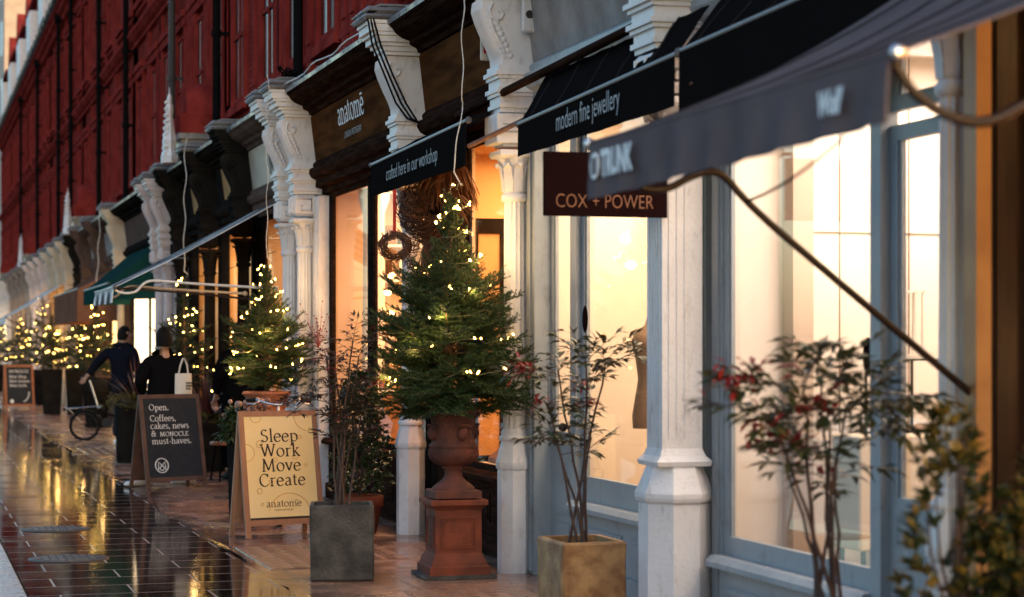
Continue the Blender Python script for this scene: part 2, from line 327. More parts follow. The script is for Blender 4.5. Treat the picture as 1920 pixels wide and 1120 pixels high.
GL = {
 'o': (.50, [A(.25,.225,.195,.225,0,360,20)]),
 'e': (.45, [[(.07,.25),(.38,.25)], A(.23,.225,.18,.225,8,325,16)]),
 'c': (.43, [A(.24,.225,.185,.225,50,318,14)]),
 'l': (.26, [st(.13,.02,.72), [(.06,.69),(.13,.72)], sf(.13,.01)]),
 'p': (.53, [st(.13,-.2,.44), [(.05,.41),(.13,.44)], A(.27,.225,.19,.215,140,-140,14), sf(.13,-.2)]),
 'r': (.38, [st(.13,.02,.44), [(.05,.41),(.13,.44)], A(.28,.30,.14,.13,150,60,6), sf(.13,.01)]),
 'k': (.52, [st(.13,.02,.72), [(.06,.69),(.13,.72)], [(.36,.43),(.15,.21)], [(.21,.26),(.42,.02)], sf(.13,.01), sf(.43,.01,.08), sf(.36,.44,.08)]),
 'v': (.48, [[(.08,.43),(.24,.02),(.40,.43)], sf(.08,.44,.08), sf(.40,.44,.07)]),
 'w': (.70, [[(.08,.43),(.21,.02),(.35,.42),(.48,.02),(.61,.43)], sf(.08,.44,.08), sf(.61,.44,.07)]),
 'a': (.46, [A(.22,.32,.12,.12,160,0,8)+[(.34,.08),(.38,.02),(.43,.03)], [(.34,.27),(.2,.22)]+A(.19,.12,.11,.11,100,300,8)+[(.34,.1)]]),
 't': (.32, [[(.14,.58),(.14,.08),(.19,.02),(.28,.05)], ('s',.05,.27,.44)]),
 'n': (.56, [st(.13,.02,.44), [(.05,.41),(.13,.44)], A(.28,.29,.15,.14,150,0,8)+[(.43,.02)], sf(.13,.01), sf(.43,.01)]),
 'm': (.84, [st(.13,.02,.44), [(.05,.41),(.13,.44)], A(.27,.29,.14,.14,150,0,8)+[(.41,.02)], A(.56,.29,.15,.14,150,0,8)+[(.71,.02)], sf(.13,.01), sf(.41,.01), sf(.71,.01)]),
 'h': (.56, [st(.13,.02,.72), [(.06,.69),(.13,.72)], A(.28,.29,.15,.14,150,0,8)+[(.43,.02)], sf(.13,.01), sf(.43,.01)]),
 'u': (.55, [[(.13,.43)]+A(.27,.16,.14,.145,180,330,8), [(.41,.43),(.41,.03),(.49,.03)], [(.05,.43),(.13,.43)], [(.34,.43),(.41,.43)]]),
 'f': (.32, [[(.14,.02),(.14,.55)]+A(.24,.58,.1,.13,170,50,6), ('s',.05,.28,.44), sf(.14,.01)]),
 's': (.39, [A(.19,.335,.11,.11,40,230,8)+A(.2,.115,.12,.115,50,-150,8)]),
 'i': (.26, [st(.13,.02,.44), [(.06,.41),(.13,.44)], sf(.13,.01), ('d',.13,.6)]),
 'S': (.50, [A(.25,.50,.15,.16,30,230,10)+A(.25,.18,.17,.17,60,-160,10)]),
 'W': (.94, [[(.1,.65),(.29,.02),(.47,.64),(.66,.02),(.85,.65)], sf(.1,.66,.1), sf(.47,.66,.07), sf(.85,.66,.09)]),
 'M': (.86, [[(.14,.02),(.18,.65)], [(.18,.65),(.42,.06),(.67,.65)], [(.67,.65),(.71,.02)], sf(.14,.01,.1), sf(.71,.01,.1), sf(.15,.66,.06), sf(.70,.66,.06)]),
 'C': (.62, [A(.35,.33,.27,.33,50,318,18), [(.53,.65),(.53,.50)]]),
 'O': (.72, [A(.36,.33,.29,.33,0,360,24)]),
 'N': (.74, [st(.15,.02,.65), [(.15,.65),(.58,.03)], st(.58,.02,.65), sf(.15,.01), sf(.13,.66,.08), sf(.58,.66)]),
 'E': (.56, [st(.15,.02,.65), ('s',.06,.47,.65), ('s',.15,.40,.35), ('s',.06,.50,.01), [(.47,.65),(.47,.54)], [(.5,.02),(.5,.14)]]),
 'L': (.53, [st(.15,.02,.65), sf(.15,.66), ('s',.06,.48,.01), [(.48,.02),(.48,.15)]]),
 '&': (.70, [A(.28,.50,.12,.14,-60,250,12)+[(.45,.12),(.58,.03)], [(.2,.38)]+A(.25,.18,.18,.17,120,330,10)+[(.52,.33)], ('s',.44,.62,.36)]),
 '.': (.22, [('d',.1,.05)]), ',': (.22, [('d',.1,.05), [(.12,.05),(.07,-.09)]]), '-': (.32, [('s',.05,.27,.22)]), ' ': (.24, []),
}
def serif(s, size, mx, align='LEFT', wt=.042, track=0.0, arc=None):
    """Painted roman lettering: each stroke is swept with a slanted broad nib, serifs are short bars."""
    mb = MB(); x = 0; k = [0]
    wd = sum(GL[c][0]+track for c in s)
    if align == 'CENTER': x = -wd/2
    def q(a, b, c, d):
        k[0] += 1; z = .00006*(k[0] % 20)
        mb.add([(p[0]*size, p[1]*size, z) for p in (a, b, c, d)], [(0, 1, 2, 3)])
    wt *= 1.18; nx, ny = wt*cos(R(20)), wt*sin(R(20)); th = .018+wt*.12
    for ch in s:
        adv, strokes = GL[ch]
        for t in strokes:
            if t[0] == 's':
                q((x+t[1], t[3]-th), (x+t[2], t[3]-th), (x+t[2], t[3]+th), (x+t[1], t[3]+th))
            elif t[0] == 'd':
                c = (x+t[1], t[2]); r = .058
                mb.add([((c[0]+r*cos(j*pi/4))*size, (c[1]+r*sin(j*pi/4))*size, 0) for j in range(8)], [tuple(range(8))])
            else:
                for p0, p1 in zip(t, t[1:]):
                    p0 = (p0[0]+x, p0[1]); p1 = (p1[0]+x, p1[1])
                    q((p0[0]-nx, p0[1]-ny), (p0[0]+nx, p0[1]+ny), (p1[0]+nx, p1[1]+ny), (p1[0]-nx, p1[1]-ny))
                    dx, dy = p1[0]-p0[0], p1[1]-p0[1]; l = math.hypot(dx, dy) or 1; ox, oy = -dy/l*th, dx/l*th
                    q((p0[0]-ox, p0[1]-oy), (p1[0]-ox, p1[1]-oy), (p1[0]+ox, p1[1]+oy), (p0[0]+ox, p0[1]+oy))
        x += adv+track
    if arc:                                    # bend the baseline round a circle of radius arc
        r = arc
        mb.v = [((r+v[1])*sin(v[0]/r), (r+v[1])*cos(v[0]/r)-r, v[2]) for v in mb.v]
    return mb.xf(mx)
# ------------------------------------------------------------ ground
def struct(name, mb, m):
    return tag(mb.build(name, m), kind='structure')
struct('road', MB().box(-14, .42, -12, 150, -.30, -.11), 'asphalt')
k = MB(); yy = -10
while yy < 140:
    k.bbox(.42, .725, yy+.004, yy+.896, -.3, .003, .012); yy += .9
struct('kerb', k, 'granite_kerb')
struct('pavement', MB().box(.73, 2.33, -12, 150, -.3, 0), 'wet_slab')
# forecourt: its edge stone wanders a little, as the wet edge does in the picture
fc = MB(); r = rng(5); pts = [(2.31+.04*sin(i*.23)+.03*sin(i*.71)+r.uniform(-.022, .022), -12+i*.3) for i in range(541)]
fc.loft([[(x, y, -.2), (x, y, -.003), (x+.06, y, .004), (4.6, y, .010), (4.6, y, -.2)] for x, y in pts], True)
struct('forecourt_paving', fc, 'forecourt_stone')
# pavement lights: iron grids of small glass lenses let into the forecourt
def pavement_light(x0, x1, y0, y1, label):
    o = thing('pavement_light', label, 'pavement light', (x0, y0, .0085), 0, 'pavement lights let into the forecourt')
    MB().box(0, x1-x0, 0, y1-y0, -.01, .002).build('frame', 'forecourt_dark', o, False)
    g = MB(); nx = int((x1-x0)/.13); ny = int((y1-y0)/.085)
    for i in range(nx):
        for j in range(ny):
            a = .03+i*(x1-x0-.06)/nx; b = .02+j*(y1-y0-.04)/ny
            g.box(a, a+.075, b, b+.030, -.002, .0045)
    g.build('lens', 'lens_glass', o, False)['kind'] = 'stuff'
mat('forecourt_dark', (.26, .155, .11), .32, (.21, .125, .09), 8, 6, bump=.3, rvar=.1)
pavement_light(2.95, 3.5, 14.3, 15.9, 'worn glass lens grid in the paving beyond the grey stone planter')
pavement_light(3.0, 3.75, 11.2, 12.4, 'worn glass lens grid in the paving in front of the terracotta pedestal')
pavement_light(2.42, 2.9, 13.9, 15.5, 'worn glass lens grid in the paving below the yellow board')
pavement_light(3.3, 3.85, 16.9, 18.6, 'worn glass lens grid in the paving outside the dark wood shopfront')
pavement_light(2.5, 3.0, 29.5, 31.5, 'worn glass lens grid in the paving near the folding bicycle')
def manhole(x, y, label):
    o = thing('manhole_cover', label, 'manhole cover', (x, y, 0), 0, 'manhole covers in the wet pavement')
    MB().lathe([(.29, -.02), (.29, .005), (.265, .007)], n=32).build('rim', 'grey_iron', o, False)
    m = MB().lathe([(.26, -.02), (.26, .005)], n=32)
    for i in range(-4, 5):
        for j in range(-4, 5):
            if i*i+j*j < 17: m.box(i*.055-.02, i*.055+.02, j*.055-.02, j*.055+.02, .005, .011)
    m.build('lid', 'cover_iron', o, False)
manhole(1.22, 17.55, 'round iron manhole cover in the wet slabs, the farther one')
manhole(1.14, 15.08, 'round iron manhole cover in the wet slabs, the nearer one')
# ------------------------------------------------------------ shopfront pieces
WIDE = 1.65
def column_mesh(mt, wide):
    w = WIDE if wide else 1.0
    a = MB(); o8 = R(22.5)
    a.lathe([(.118*w, 0), (.118*w, .70), (.112*w, .715)], n=8, smooth=False, a0=o8)
    a.lathe([(.126*w, .715), (.13*w, .735), (.13*w, .76), (.118*w, .80), (.098*w, .88), (.092*w, .905)], n=8, smooth=False, a0=o8)
    _ = 0
    if wide: a.sq([(.15, .15, .905), (.158, .158, .93), (.13, .13, .96), (.115, .115, 1.0), (.115, .115, 2.56), (.135, .135, 2.58), (.135, .135, 2.62)]); [a.box(-.119, -.1155, q-.009, q+.009, 1.05, 2.5) for q in (-.08, -.04, 0, .04, .08)]; [a.box(q-.009, q+.009, -.119, -.1155, 1.05, 2.5) for q in (-.07, -.025, .02)]; return a.mesh('pillar', mt)
    a.lathe([(.104*w, .905), (.108*w, .92), (.104*w, .935), (.09*w, .945), (.095*w, .96), (.082*w, .985)], n=16)
    nf = 28; rings = []
    for z, q in ((.985, 1), (1.0, 1), (2.50, .93), (2.53, .93)):
        rings.append([((.078*w*q-(.007 if i % 2 else 0))*cos(2*pi*i/nf), (.078*w*q-(.007 if i % 2 else 0))*sin(2*pi*i/nf), z) for i in range(nf)])
    a.loft(rings)
    a.lathe([(.08*w, 2.53), (.092*w, 2.545), (.092*w, 2.575), (.078*w, 2.59)], n=16)
    return a.mesh('pillar', mt)
def capital_mesh(mt, wide):
    w = 1.28 if wide else 1.0; a = MB()
    a.lathe([(.078*w, 2.59), (.08*w, 2.66), (.10*w, 2.78), (.13*w, 2.83)], n=12)
    for k in range(8):                                    # acanthus leaves curling outwards
        t = k*pi/4; c, s = cos(t), sin(t); pr = [(.082, 2.6, .03), (.088, 2.68, .034), (.105, 2.76, .028), (.135, 2.79, .018), (.137, 2.765, .008)]
        a.loft([[(c*r*w-s*q, s*r*w+c*q, z) for q in (-h, 0, h)] + [(c*(r*w-.012)-s*q, s*(r*w-.012)+c*q, z) for q in (h, -h)] for r, z, h in pr], True)
    a.sq([(.125*w, .125*w, 2.83), (.14*w, .14*w, 2.845), (.14*w, .14*w, 2.875), (.12*w, .12*w, 2.88)])
    a.bbox(-.145*w, .12, -.125*w, .125*w, 2.90, 3.13, .035)
    for s in (-1, 1):                                     # key scroll on the cheeks of the block
        a.tube([(-.11, s*.126*w, 3.08), (.05, s*.126*w, 3.08), (.05, s*.126*w, 2.96), (-.06, s*.126*w, 2.96), (-.06, s*.126*w, 3.02), (0, s*.126*w, 3.02)], .012, 5)
    for q in (-.06, .06): a.box(-.158*w, -.14*w, q*w-.012, q*w+.012, 2.94, 3.09)
    z = 3.13
    for h, e in ((.03, .125), (.03, .14), (.05, .128), (.025, .142), (.03, .155), (.06, .135), (.025, .15), (.03, .165), (.04, .145)):
        a.box(-e*w-.01, .22, -e*w, e*w, z, z+h-.0015); z += h
    return a.mesh('capital', mt)
def console_mesh(mt, wide):
    w = 1.28 if wide else 1.0; a = MB(); hw = .115*w
    fr = [(-.125, 3.45), (-.128, 3.50), (-.15, 3.56), (-.19, 3.64), (-.235, 3.74), (-.262, 3.82), (-.255, 3.885), (-.21, 3.92)]
    n = len(fr)
    # fluted front: reeds running up the curve
    cols = 6; ring = []
    for x, z in fr:
        ring.append([(x*w - (.022 if j % 2 else 0), -hw+2*hw*j/(cols*2-2)*1.0, z) for j in range(cols*2-1)] + [(.25, hw, z), (.25, -hw, z)])
    a.loft(ring, True)
    for s in (-1, 1):                                     # scroll and hanging leaf on each cheek
        sp = [(-.15*w+(.075-.0085*k)*cos(k*.75+2.2), s*(hw+.006), 3.80+(.075-.0085*k)*sin(k*.75+2.2)) for k in range(9)]
        a.tube(sp, .014, 6)
        a.tube([(-.225*w, s*(hw+.004), 3.79), (-.19*w, s*(hw+.004), 3.68), (-.13*w, s*(hw+.004), 3.58), (-.10*w, s*(hw+.004), 3.50)], [.014, .014, .012, .008], 6)
        for k in range(7):
            t = k/6; a.ball((-.165*w+.10*t, s*(hw+.002), 3.73-.22*t), (.030-.010*t, .014, .030-.008*t), 8, 4)
        for k in range(8):
            t = k/7; a.ball((-.225*w+.12*t, s*(hw+.001), 3.74-.24*t), .011, 6, 4)
    return a.mesh('console', mt)
def block_mesh(mt, wide):
    w = 1.28 if wide else 1.0; a = MB(); z = 3.92
    for h, e, f in ((.03, .15, -.24), (.04, .165, -.27), (.03, .18, -.30), (.05, .20, -.335), (.03, .215, -.36), (.06, .225, -.385), (.03, .235, -.40)):
        a.box(f*w, .36, -e*w, e*w, z, z+h-.0015); z += h
    return a.mesh('cornice_block', mt)
def cap_mesh():
    a = MB(); a.bbox(-.45, .37, -.26, .26, 4.192, 4.235, .02)
    a.bbox(-.43, .37, -.235, .235, 4.236, 4.30, .03)
    for q in (-.2, 0, .2): a.tube([(-.45, q, 4.25), (-.3, q, 4.312), (.3, q, 4.315)], .012, 6)
    return a.mesh('lead_cap', 'lead')
PM = {}
def pillar(root, y, mt, wide=False, x=3.98, plain=False, up=True):
    key = (mt, wide)
    if key not in PM: PM[key] = (column_mesh(mt, wide), capital_mesh(mt, wide), console_mesh(mt, wide), block_mesh(mt, wide))
    if 'cap' not in PM: PM['cap'] = cap_mesh()
    def ob(n, me, par, loc=(0, 0, 0)):
        o = bpy.data.objects.new(n, me); COL.objects.link(o); o.parent = par; o.location = loc; return o
    p = ob('pillar', PM[key][0], root, (x-root.location.x, y-root.location.y, 0))
    ob('capital', PM[key][1], p); 
    if up:
        ob('console', PM[key][2], p); ob('cornice_block', PM[key][3], p); ob('lead_cap', PM['cap'], p)
    return p
GX = 4.20                                                 # plane of the glass
def entab(root, y0, y1, frame, fascia, lettermb=None):
    """lintel, fascia and cornice over a stretch of front"""
    MB().extr([(4.14,3.13),(4.14,3.18),(4.07,3.2),(4.07,3.27),(4.03,3.29),(4.0,3.34),(4.0,3.385),(4.04,3.40),(4.04,3.44),(4.075,3.47),(4.33,3.47),(4.33,3.13)], 1, y0, y1).build('lintel', frame, root)
    MB().extr([(4.075,3.472),(4.02,3.935),(4.33,3.935),(4.33,3.472)], 1, y0, y1).build('fascia', fascia, root)
    c = MB().extr([(4.05,3.937),(4.0,3.945),(3.985,3.98),(3.93,4.0),(3.92,4.03),(3.86,4.05),(3.80,4.085),(3.765,4.13),(3.75,4.135),(3.75,4.175),(4.34,4.19),(4.34,3.937)], 1, y0, y1).build('cornice', frame, root)
    l = MB().extr([(3.735,4.15),(3.73,4.185),(3.75,4.205),(4.345,4.26),(4.345,4.195),(3.755,4.18)], 1, y0, y1)
    y = y0+.25
    while y < y1-.1:
        l.tube([(3.735, y, 4.165), (3.74, y, 4.20), (3.9, y, 4.222), (4.33, y, 4.262)], .012, 6); y += .62
    l.build('lead_flashing', 'lead', c)
def opening(root, kind, y0, y1, z0, z1, frame, pane='pane_glass', fw=.06, handle=None, bars=(), lo=None):
    x = GX; f = MB()
    f.box(x-.022, x+.016, y0, y0+fw, z0, z1); f.box(x-.022, x+.016, y1-fw, y1, z0, z1)
    lo = lo or (.75 if kind == 'door' else fw)
    f.box(x-.0215, x+.0155, y0+fw, y1-fw, z0, z0+lo); f.box(x-.0215, x+.0155, y0+fw, y1-fw, z1-fw, z1)
    for s, (a, b, c_, d) in enumerate(((y0+fw, y0+fw+.02, z0+lo, z1-fw), (y1-fw-.02, y1-fw, z0+lo, z1-fw))): f.box(x-.012, x+.010, a, b, c_, d)
    for b in bars: f.box(x-.021, x+.015, y0+fw, y1-fw, b-.03, b+.03)
    if kind == 'door':
        for a, b in ((z0+.12, z0+.36), (z0+.42, z0+.66)):
            f.box(x-.032, x-.0218, y0+fw+.06, y1-fw-.06, a, b)
        o = f.build('door', frame, root)
        MB().box(x-.004, x+.004, y0+fw, y1-fw, z0+lo, z1-fw).build('pane', pane, o)
        h = MB(); h.ball((x-.10, y0+fw*.6, z0+1.0), .03); h.tube([(x-.1, y0+fw*.6, z0+1.0), (x-.05, y0+fw*.6, z0+1.0)], .012); h.build('handle', 'bronze_rod', o)
    else:
        o = MB().box(x-.004, x+.004, y0+fw, y1-fw, z0+lo, z1-fw).build('window', pane, root)
        f.build('frame', frame, o)
    return o
def riser(root, y0, y1, z, frame, panels=2):
    x = GX; b = MB(); b.box(x-.05, x+.1, y0, y1, .01, z-.06)
    b.box(x-.085, x-.051, y0, y1, .01, .16)
    n = panels; w = (y1-y0)/n
    for i in range(n):
        a0, a1 = y0+i*w+.09, y0+(i+1)*w-.09
        for t in range(2):
            g = .03*t; b.box(x-.062-.008*t, x-.0505-.008*t, a0+g, a1-g, .24+g, z-.16-g)
    o = b.build('stall_riser', frame, root)
    MB().extr([(x-.13, z-.058), (x-.13, z-.03), (x-.10, z), (x+.12, z), (x+.12, z-.058)], 1, y0, y1).build('sill', frame, o)
def post(root, y0, y1, frame, z0=.01, z1=3.13, x0=4.165):
    b = MB(); b.box(x0, GX+.018, y0, y1, z0, z1)
    w = (y1-y0)
    if w > .12: b.box(x0-.015, x0-.001, y0+w*.22, y1-w*.22, z0+.02, z1-.02)
    b.build('jamb', frame, root)
def interior(root, y0, y1, wall, depth=2.6, zt=3.2, parts=()):
    x0, x1 = GX+.022, GX+.022+depth; t = .06; b = MB()
    b.box(x1, x1+t, y0, y1, .02, zt); b.box(x0, x1-.001, y0, y0+t, .02, zt); b.box(x0, x1-.001, y1-t, y1, .02, zt)
    b.box(x0, x1-.001, y0+t, y1-t, zt-t, zt)
    o = b.build('interior_wall', wall, root)
    MB().box(x0, x1-.001, y0+t+.001, y1-t-.001, .02, .10).build('interior_floor', 'shop_floor', root)
    for a, b_, c in parts:                                # partitions behind the glass: y, depth, thickness
        MB().box(x0, x0+b_, a, a+c, .10, zt-t-.001).build('display_partition', wall, root)
    return o
def lamp(name, loc, e, col, sx=.5, sy=.5, parent=None, rot=(0, 0, 0), kind='AREA', size=.1):
    if kind == 'AREA': e *= .46
    l = bpy.data.lights.new(name, kind); l.energy = e; l.color = col
    if kind == 'AREA': l.shape = 'RECTANGLE'; l.size = sx; l.size_y = sy
    else: l.shadow_soft_size = size
    o = bpy.data.objects.new(name, l); COL.objects.link(o); o.rotation_euler = rot
    if parent: o.parent = parent; loc = Vector(loc)-rootloc(parent)
    o.location = loc; return o
WARM, PEACH, ORANGE = (1, .70, .40), (1, .62, .32), (1, .54, .22)
def fascia_letters(root, par_name, mb, m):
    return mb.build(par_name, m, root)
# fascia plane: leans outwards towards the top
FN = Vector((4.02-4.075, 0, .935-.472)).normalized()
def fascia_mx(y, z): 
    t = (z-3.472)/.463; return basis((0, -1, 0), FN, (4.075-.055*t-.004, y, z))
# ============================================================ shop next to the camera (right edge of the picture)
s = thing('shopfront', 'dark brown timber shopfront glowing orange at the right edge of the picture', 'shopfront', (4.0, 2.5, 0))
post(s, 5.70, 5.85, 'dark_wood', x0=4.08); post(s, 2.4, 2.8, 'dark_wood')
opening(s, 'window', 2.8, 5.7, .6, 3.13, 'dark_wood'); riser(s, 2.8, 5.7, .6, 'dark_wood'); entab(s, 2.4, 7.0, 'dark_wood', 'walnut_panel')
interior(s, 2.4, 5.84, 'wall_orange'); lamp('shop_lamp', (5.2, 4.4, 3.05), 150, ORANGE, 1.2, 2.2, s)
# recessed entrance lit by a small globe, its panelled side wall faces the camera
b = MB(); b.box(4.10, 5.6, 6.955, 7.015, .02, 3.12); b.box(4.02, 4.10, 6.93, 7.018, .02, 3.12); b.box(3.99, 4.0195, 6.945, 7.018, .02, 3.12); MB().box(3.925, 3.9895, 6.92, 7.018, .02, 3.0).build('pilaster_strip', 'painted_glow_wood', s)  # the strip's lighter orange is painted glow, not another timber
for x in (4.16, 4.30, 4.38, 4.62, 4.70, 5.0): b.box(x, x+.035, 6.925, 6.9545, .03, 3.11)
b.box(4.10, 5.6, 6.935, 6.9545, .02, .22); b.build('lobby_panelling', 'lobby_wood', s); MB().box(5.55, 5.6, 5.86, 6.954, .02, 3.12).build('entrance_door', 'dark_wood', s)
MB().box(4.34, 5.6, 5.85, 6.954, 3.122, 3.16).build('soffit', 'dark_wood', s); MB().ball((4.95, 6.42, 2.98), .07, 14, 8).build('globe_lamp', 'lamp_panel', s)
lamp('lobby_light', (4.80, 6.42, 2.86), 5, (1, .55, .20), parent=s, kind='POINT', size=.08); lamp('lobby_light', (4.70, 6.50, 1.5), 3, (1, .55, .20), parent=s, kind='POINT', size=.08)  # the second, lower point has no globe; added for extra glow
MB().box(4.5, 5.1, 3.4, 5.8, .11, 1.2).build('display_counter', 'shop_wood', s)
# ============================================================ pale blue shop
s = thing('shopfront', 'pale blue shopfront with a bright white display window and glazed door', 'shopfront', (4.0, 7.1, 0)); BLUE = s
pillar(s, 7.16, 'white_paint'); 
opening(s, 'door', 7.36, 8.12, .02, 2.52, 'blue_paint', fw=.07, lo=.86); opening(s, 'window', 7.36, 8.12, 2.58, 3.13, 'blue_paint', fw=.07)
post(s, 7.1, 7.36, 'blue_paint', x0=4.14); post(s, 8.12, 8.22, 'blue_paint', x0=4.13)
opening(s, 'window', 8.22, 10.02, .44, 3.13, 'blue_paint', fw=.055, lo=.10); riser(s, 8.22, 10.02, .44, 'blue_paint', 1); post(s, 10.02, 10.16, 'blue_paint')
entab(s, 7.02, 10.25, 'blue_paint', 'stone_grey_paint')
interior(s, 7.02, 10.18, 'wall_white', 3.0)
MB().box(4.56, 4.68, 9.98, 10.119, .101, 3.139).build('interior_pier', 'pier_tan', s)
j = MB(); 
for x in (4.90, 5.32): j.box(x-.003, x+.003, 10.114, 10.1195, .101, 3.139)
for z in (2.17,): j.box(4.69, 6.5, 10.112, 10.1195, z-.003, z+.003)
j.build('panel_joint', 'shop_floor', s)
for yy, e in ((7.9, 40), (9.3, 46)): lamp('shop_lamp', (5.3, yy, 3.1), e, (1, .84, .69), 1.2, .9, s)
lamp('linen_fill_light', (4.9, 8.5, 2.7), 9, (1, .74, .48), parent=s, kind='POINT', size=.05)  # unseen fill added to warm the front of the linen block
lamp('shop_lamp', (4.55, 9.2, 3.08), 10, (1, .80, .62), .3, 1.2, s)
# ============================================================ jeweller: two bays, blue then dark
s = thing('shopfront', 'jeweller shopfront with one pale blue bay and one dark bay behind white pillars', 'shopfront', (4.0, 10.25, 0)); JEW = s
pillar(s, 10.24, 'white_paint', wide=True); pillar(s, 13.24, 'white_paint')
post(s, 10.25, 10.5, 'blue_paint'); opening(s, 'window', 10.5, 12.40, .56, 3.13, 'blue_paint', fw=.06, lo=.155); riser(s, 10.5, 12.40, .56, 'blue_paint', 2)
post(s, 12.40, 12.52, 'blue_paint', x0=4.14); opening(s, 'door', 12.52, 13.04, .02, 3.13, 'blue_paint', fw=.05, lo=.96); post(s, 13.04, 13.28, 'blue_paint', x0=4.06)
entab(s, 10.25, 13.25, 'blue_paint', 'stone_grey_paint')
post(s, 13.28, 13.36, 'black_paint'); opening(s, 'window', 13.36, 15.30, .62, 3.13, 'dark_wood', fw=.045); riser(s, 13.36, 15.30, .62, 'dark_wood', 2)
post(s, 15.30, 15.42, 'black_paint'); opening(s, 'door', 15.42, 16.1, .02, 3.13, 'dark_wood', fw=.05); post(s, 16.1, 16.24, 'black_paint')
entab(s, 13.25, 16.2, 'dark_wood', 'walnut_panel')
interior(s, 10.19, 13.29, 'wall_cream', 1.25); interior(s, 13.3, 16.22, 'wall_orange', 2.0)
lamp('shop_lamp', (4.75, 11.6, 3.1), 90, (1, .75, .50), .7, 2.2, s); lamp('shop_lamp', (5.0, 14.7, 3.1), 95, (1, .52, .20), .9, 2.2, s)
MB().box(4.225, 4.25, 15.20, 15.29, .68, 3.12).build('inner_frame', 'wall_cream', s)
# ============================================================ dark wood shop, anatome lettering
s = thing('shopfront', 'dark brown wood shopfront with white lettering on its fascia and tall peach lit windows', 'shopfront', (4.0, 16.2, 0)); ANA = s
pillar(s, 16.21, 'white_paint')
post(s, 16.24, 16.42, 'black_paint'); opening(s, 'window', 16.42, 18.5, .62, 3.13, 'dark_wood', fw=.05); post(s, 18.5, 18.62, 'black_paint')
opening(s, 'window', 18.62, 20.42, .62, 3.13, 'dark_wood', fw=.05); riser(s, 16.42, 20.42, .62, 'dark_wood', 4); post(s, 20.42, 20.47, 'black_paint'); post(s, 20.475, 20.68, 'white_paint', x0=4.06, z1=3.1)
entab(s, 16.22, 20.8, 'dark_wood', 'walnut_panel')
interior(s, 16.23, 20.69, 'wall_peach', 2.2); lamp('shop_lamp', (5.2, 18.4, 3.1), 165, (1, .58, .28), 1.2, 3.4, s)
MB().lathe([(.16, .1), (.16, .5), (.12, .55), (.11, 2.9), (.16, 3.05), (.16, 3.13)], (4.55, 20.1, 0), 20).build('reflected_column', 'wall_white', s)  # solid stand-in for a white column reflected in the glass
MB().bbox(4.4, 4.9, 16.6, 18.4, .101, .95, .03).build('display_counter', 'linen', s)
fascia_letters(s, 'lettering', serif('anatome', .335, fascia_mx(19.42, 3.70), track=-.015), 'chalk_white')
t = MB()
fascia_letters(s, 'macron', MB().add([tuple(fascia_mx(19.42, 3.70) @ Vector(p)) for p in ((1.05,.178,0),(1.145,.178,0),(1.145,.196,0),(1.05,.196,0))], [(0,1,2,3)]), 'chalk_white')
fascia_letters(s, 'small_lettering', sans('LONDON APOTHECARY', .085, fascia_mx(19.2, 3.56), .8), 'pale_grey_ink')
# ============================================================ shop with the striped awning
s = thing('shopfront', 'shopfront with pale fascia beside the paired white columns, under the striped awning', 'shopfront', (4.0, 20.8, 0))
pillar(s, 20.84, 'white_paint'); pillar(s, 21.72, 'white_paint')
post(s, 20.72, 21.9, 'white_paint', x0=4.06, z1=3.1)
MB().box(4.12, 4.22, 21.905, 22.05, .01, 3.12).build('jamb', 'black_paint', s)
opening(s, 'window', 22.05, 24.5, .62, 3.13, 'dark_wood', fw=.05); riser(s, 22.05, 24.5, .62, 'dark_wood', 2); post(s, 24.5, 24.7, 'black_paint')
entab(s, 20.8, 24.78, 'brown_stone_paint', 'cream_paint')
interior(s, 21.9, 24.7, 'wall_peach', 2.0); lamp('shop_lamp', (5.1, 23.3, 3.1), 45, PEACH, 1, 1.6, s)
fascia_letters(s, 'lettering', serif('M', .46, fascia_mx(23.4, 3.57), wt=.05), 'ink')
# ============================================================ black shop
s = thing('shopfront', 'black painted shopfront with gold lit fascia panels and dark pillars', 'shopfront', (4.0, 24.8, 0))
for y in (24.82, 27.7, 30.7): pillar(s, y, 'black_paint')
for a, b in ((25.0, 26.1), (26.1, 27.5), (27.9, 29.2), (29.2, 30.5)): opening(s, 'window', a, b, .7, 3.13, 'black_paint', fw=.06); riser(s, a, b, .7, 'black_paint', 1)
for y in (24.78, 27.55, 30.55): post(s, y, y+.3, 'black_paint', x0=4.12)
entab(s, 24.78, 30.8, 'black_paint', 'black_paint')
g = MB()
for a, b in ((25.5, 26.9), (28.4, 29.9)):
    for t in range(3): g.add([tuple(basis((0,-1,0), FN, (4.068-.055*q-.002-.004*t, 0, 0)) @ Vector((-(b-.1*t if p else a+.1*t), 0, 0)) + Vector((0,0,3.5+.40*q+(.03*t if q < .5 else -.03*t)))) for p, q in ((0,0),(1,0),(1,1),(0,1))], [(0,1,2,3)])
mat('gold_panel', (.42, .20, .05), .35, (.25, .10, .025), 8, metal=.4)
g.build('fascia_panel', 'gold_panel', s)
interior(s, 24.78, 30.8, 'wall_orange', 2.0, parts=((26.05, 1.2, .1), (27.6, 1.9, .1), (29.15, 1.2, .1)))
for y, e in ((25.6, 10), (26.8, 34), (28.6, 16), (30.0, 16)): lamp('shop_lamp', (4.8, y, 3.08), e, (1, .6, .26), .8, .7, s)
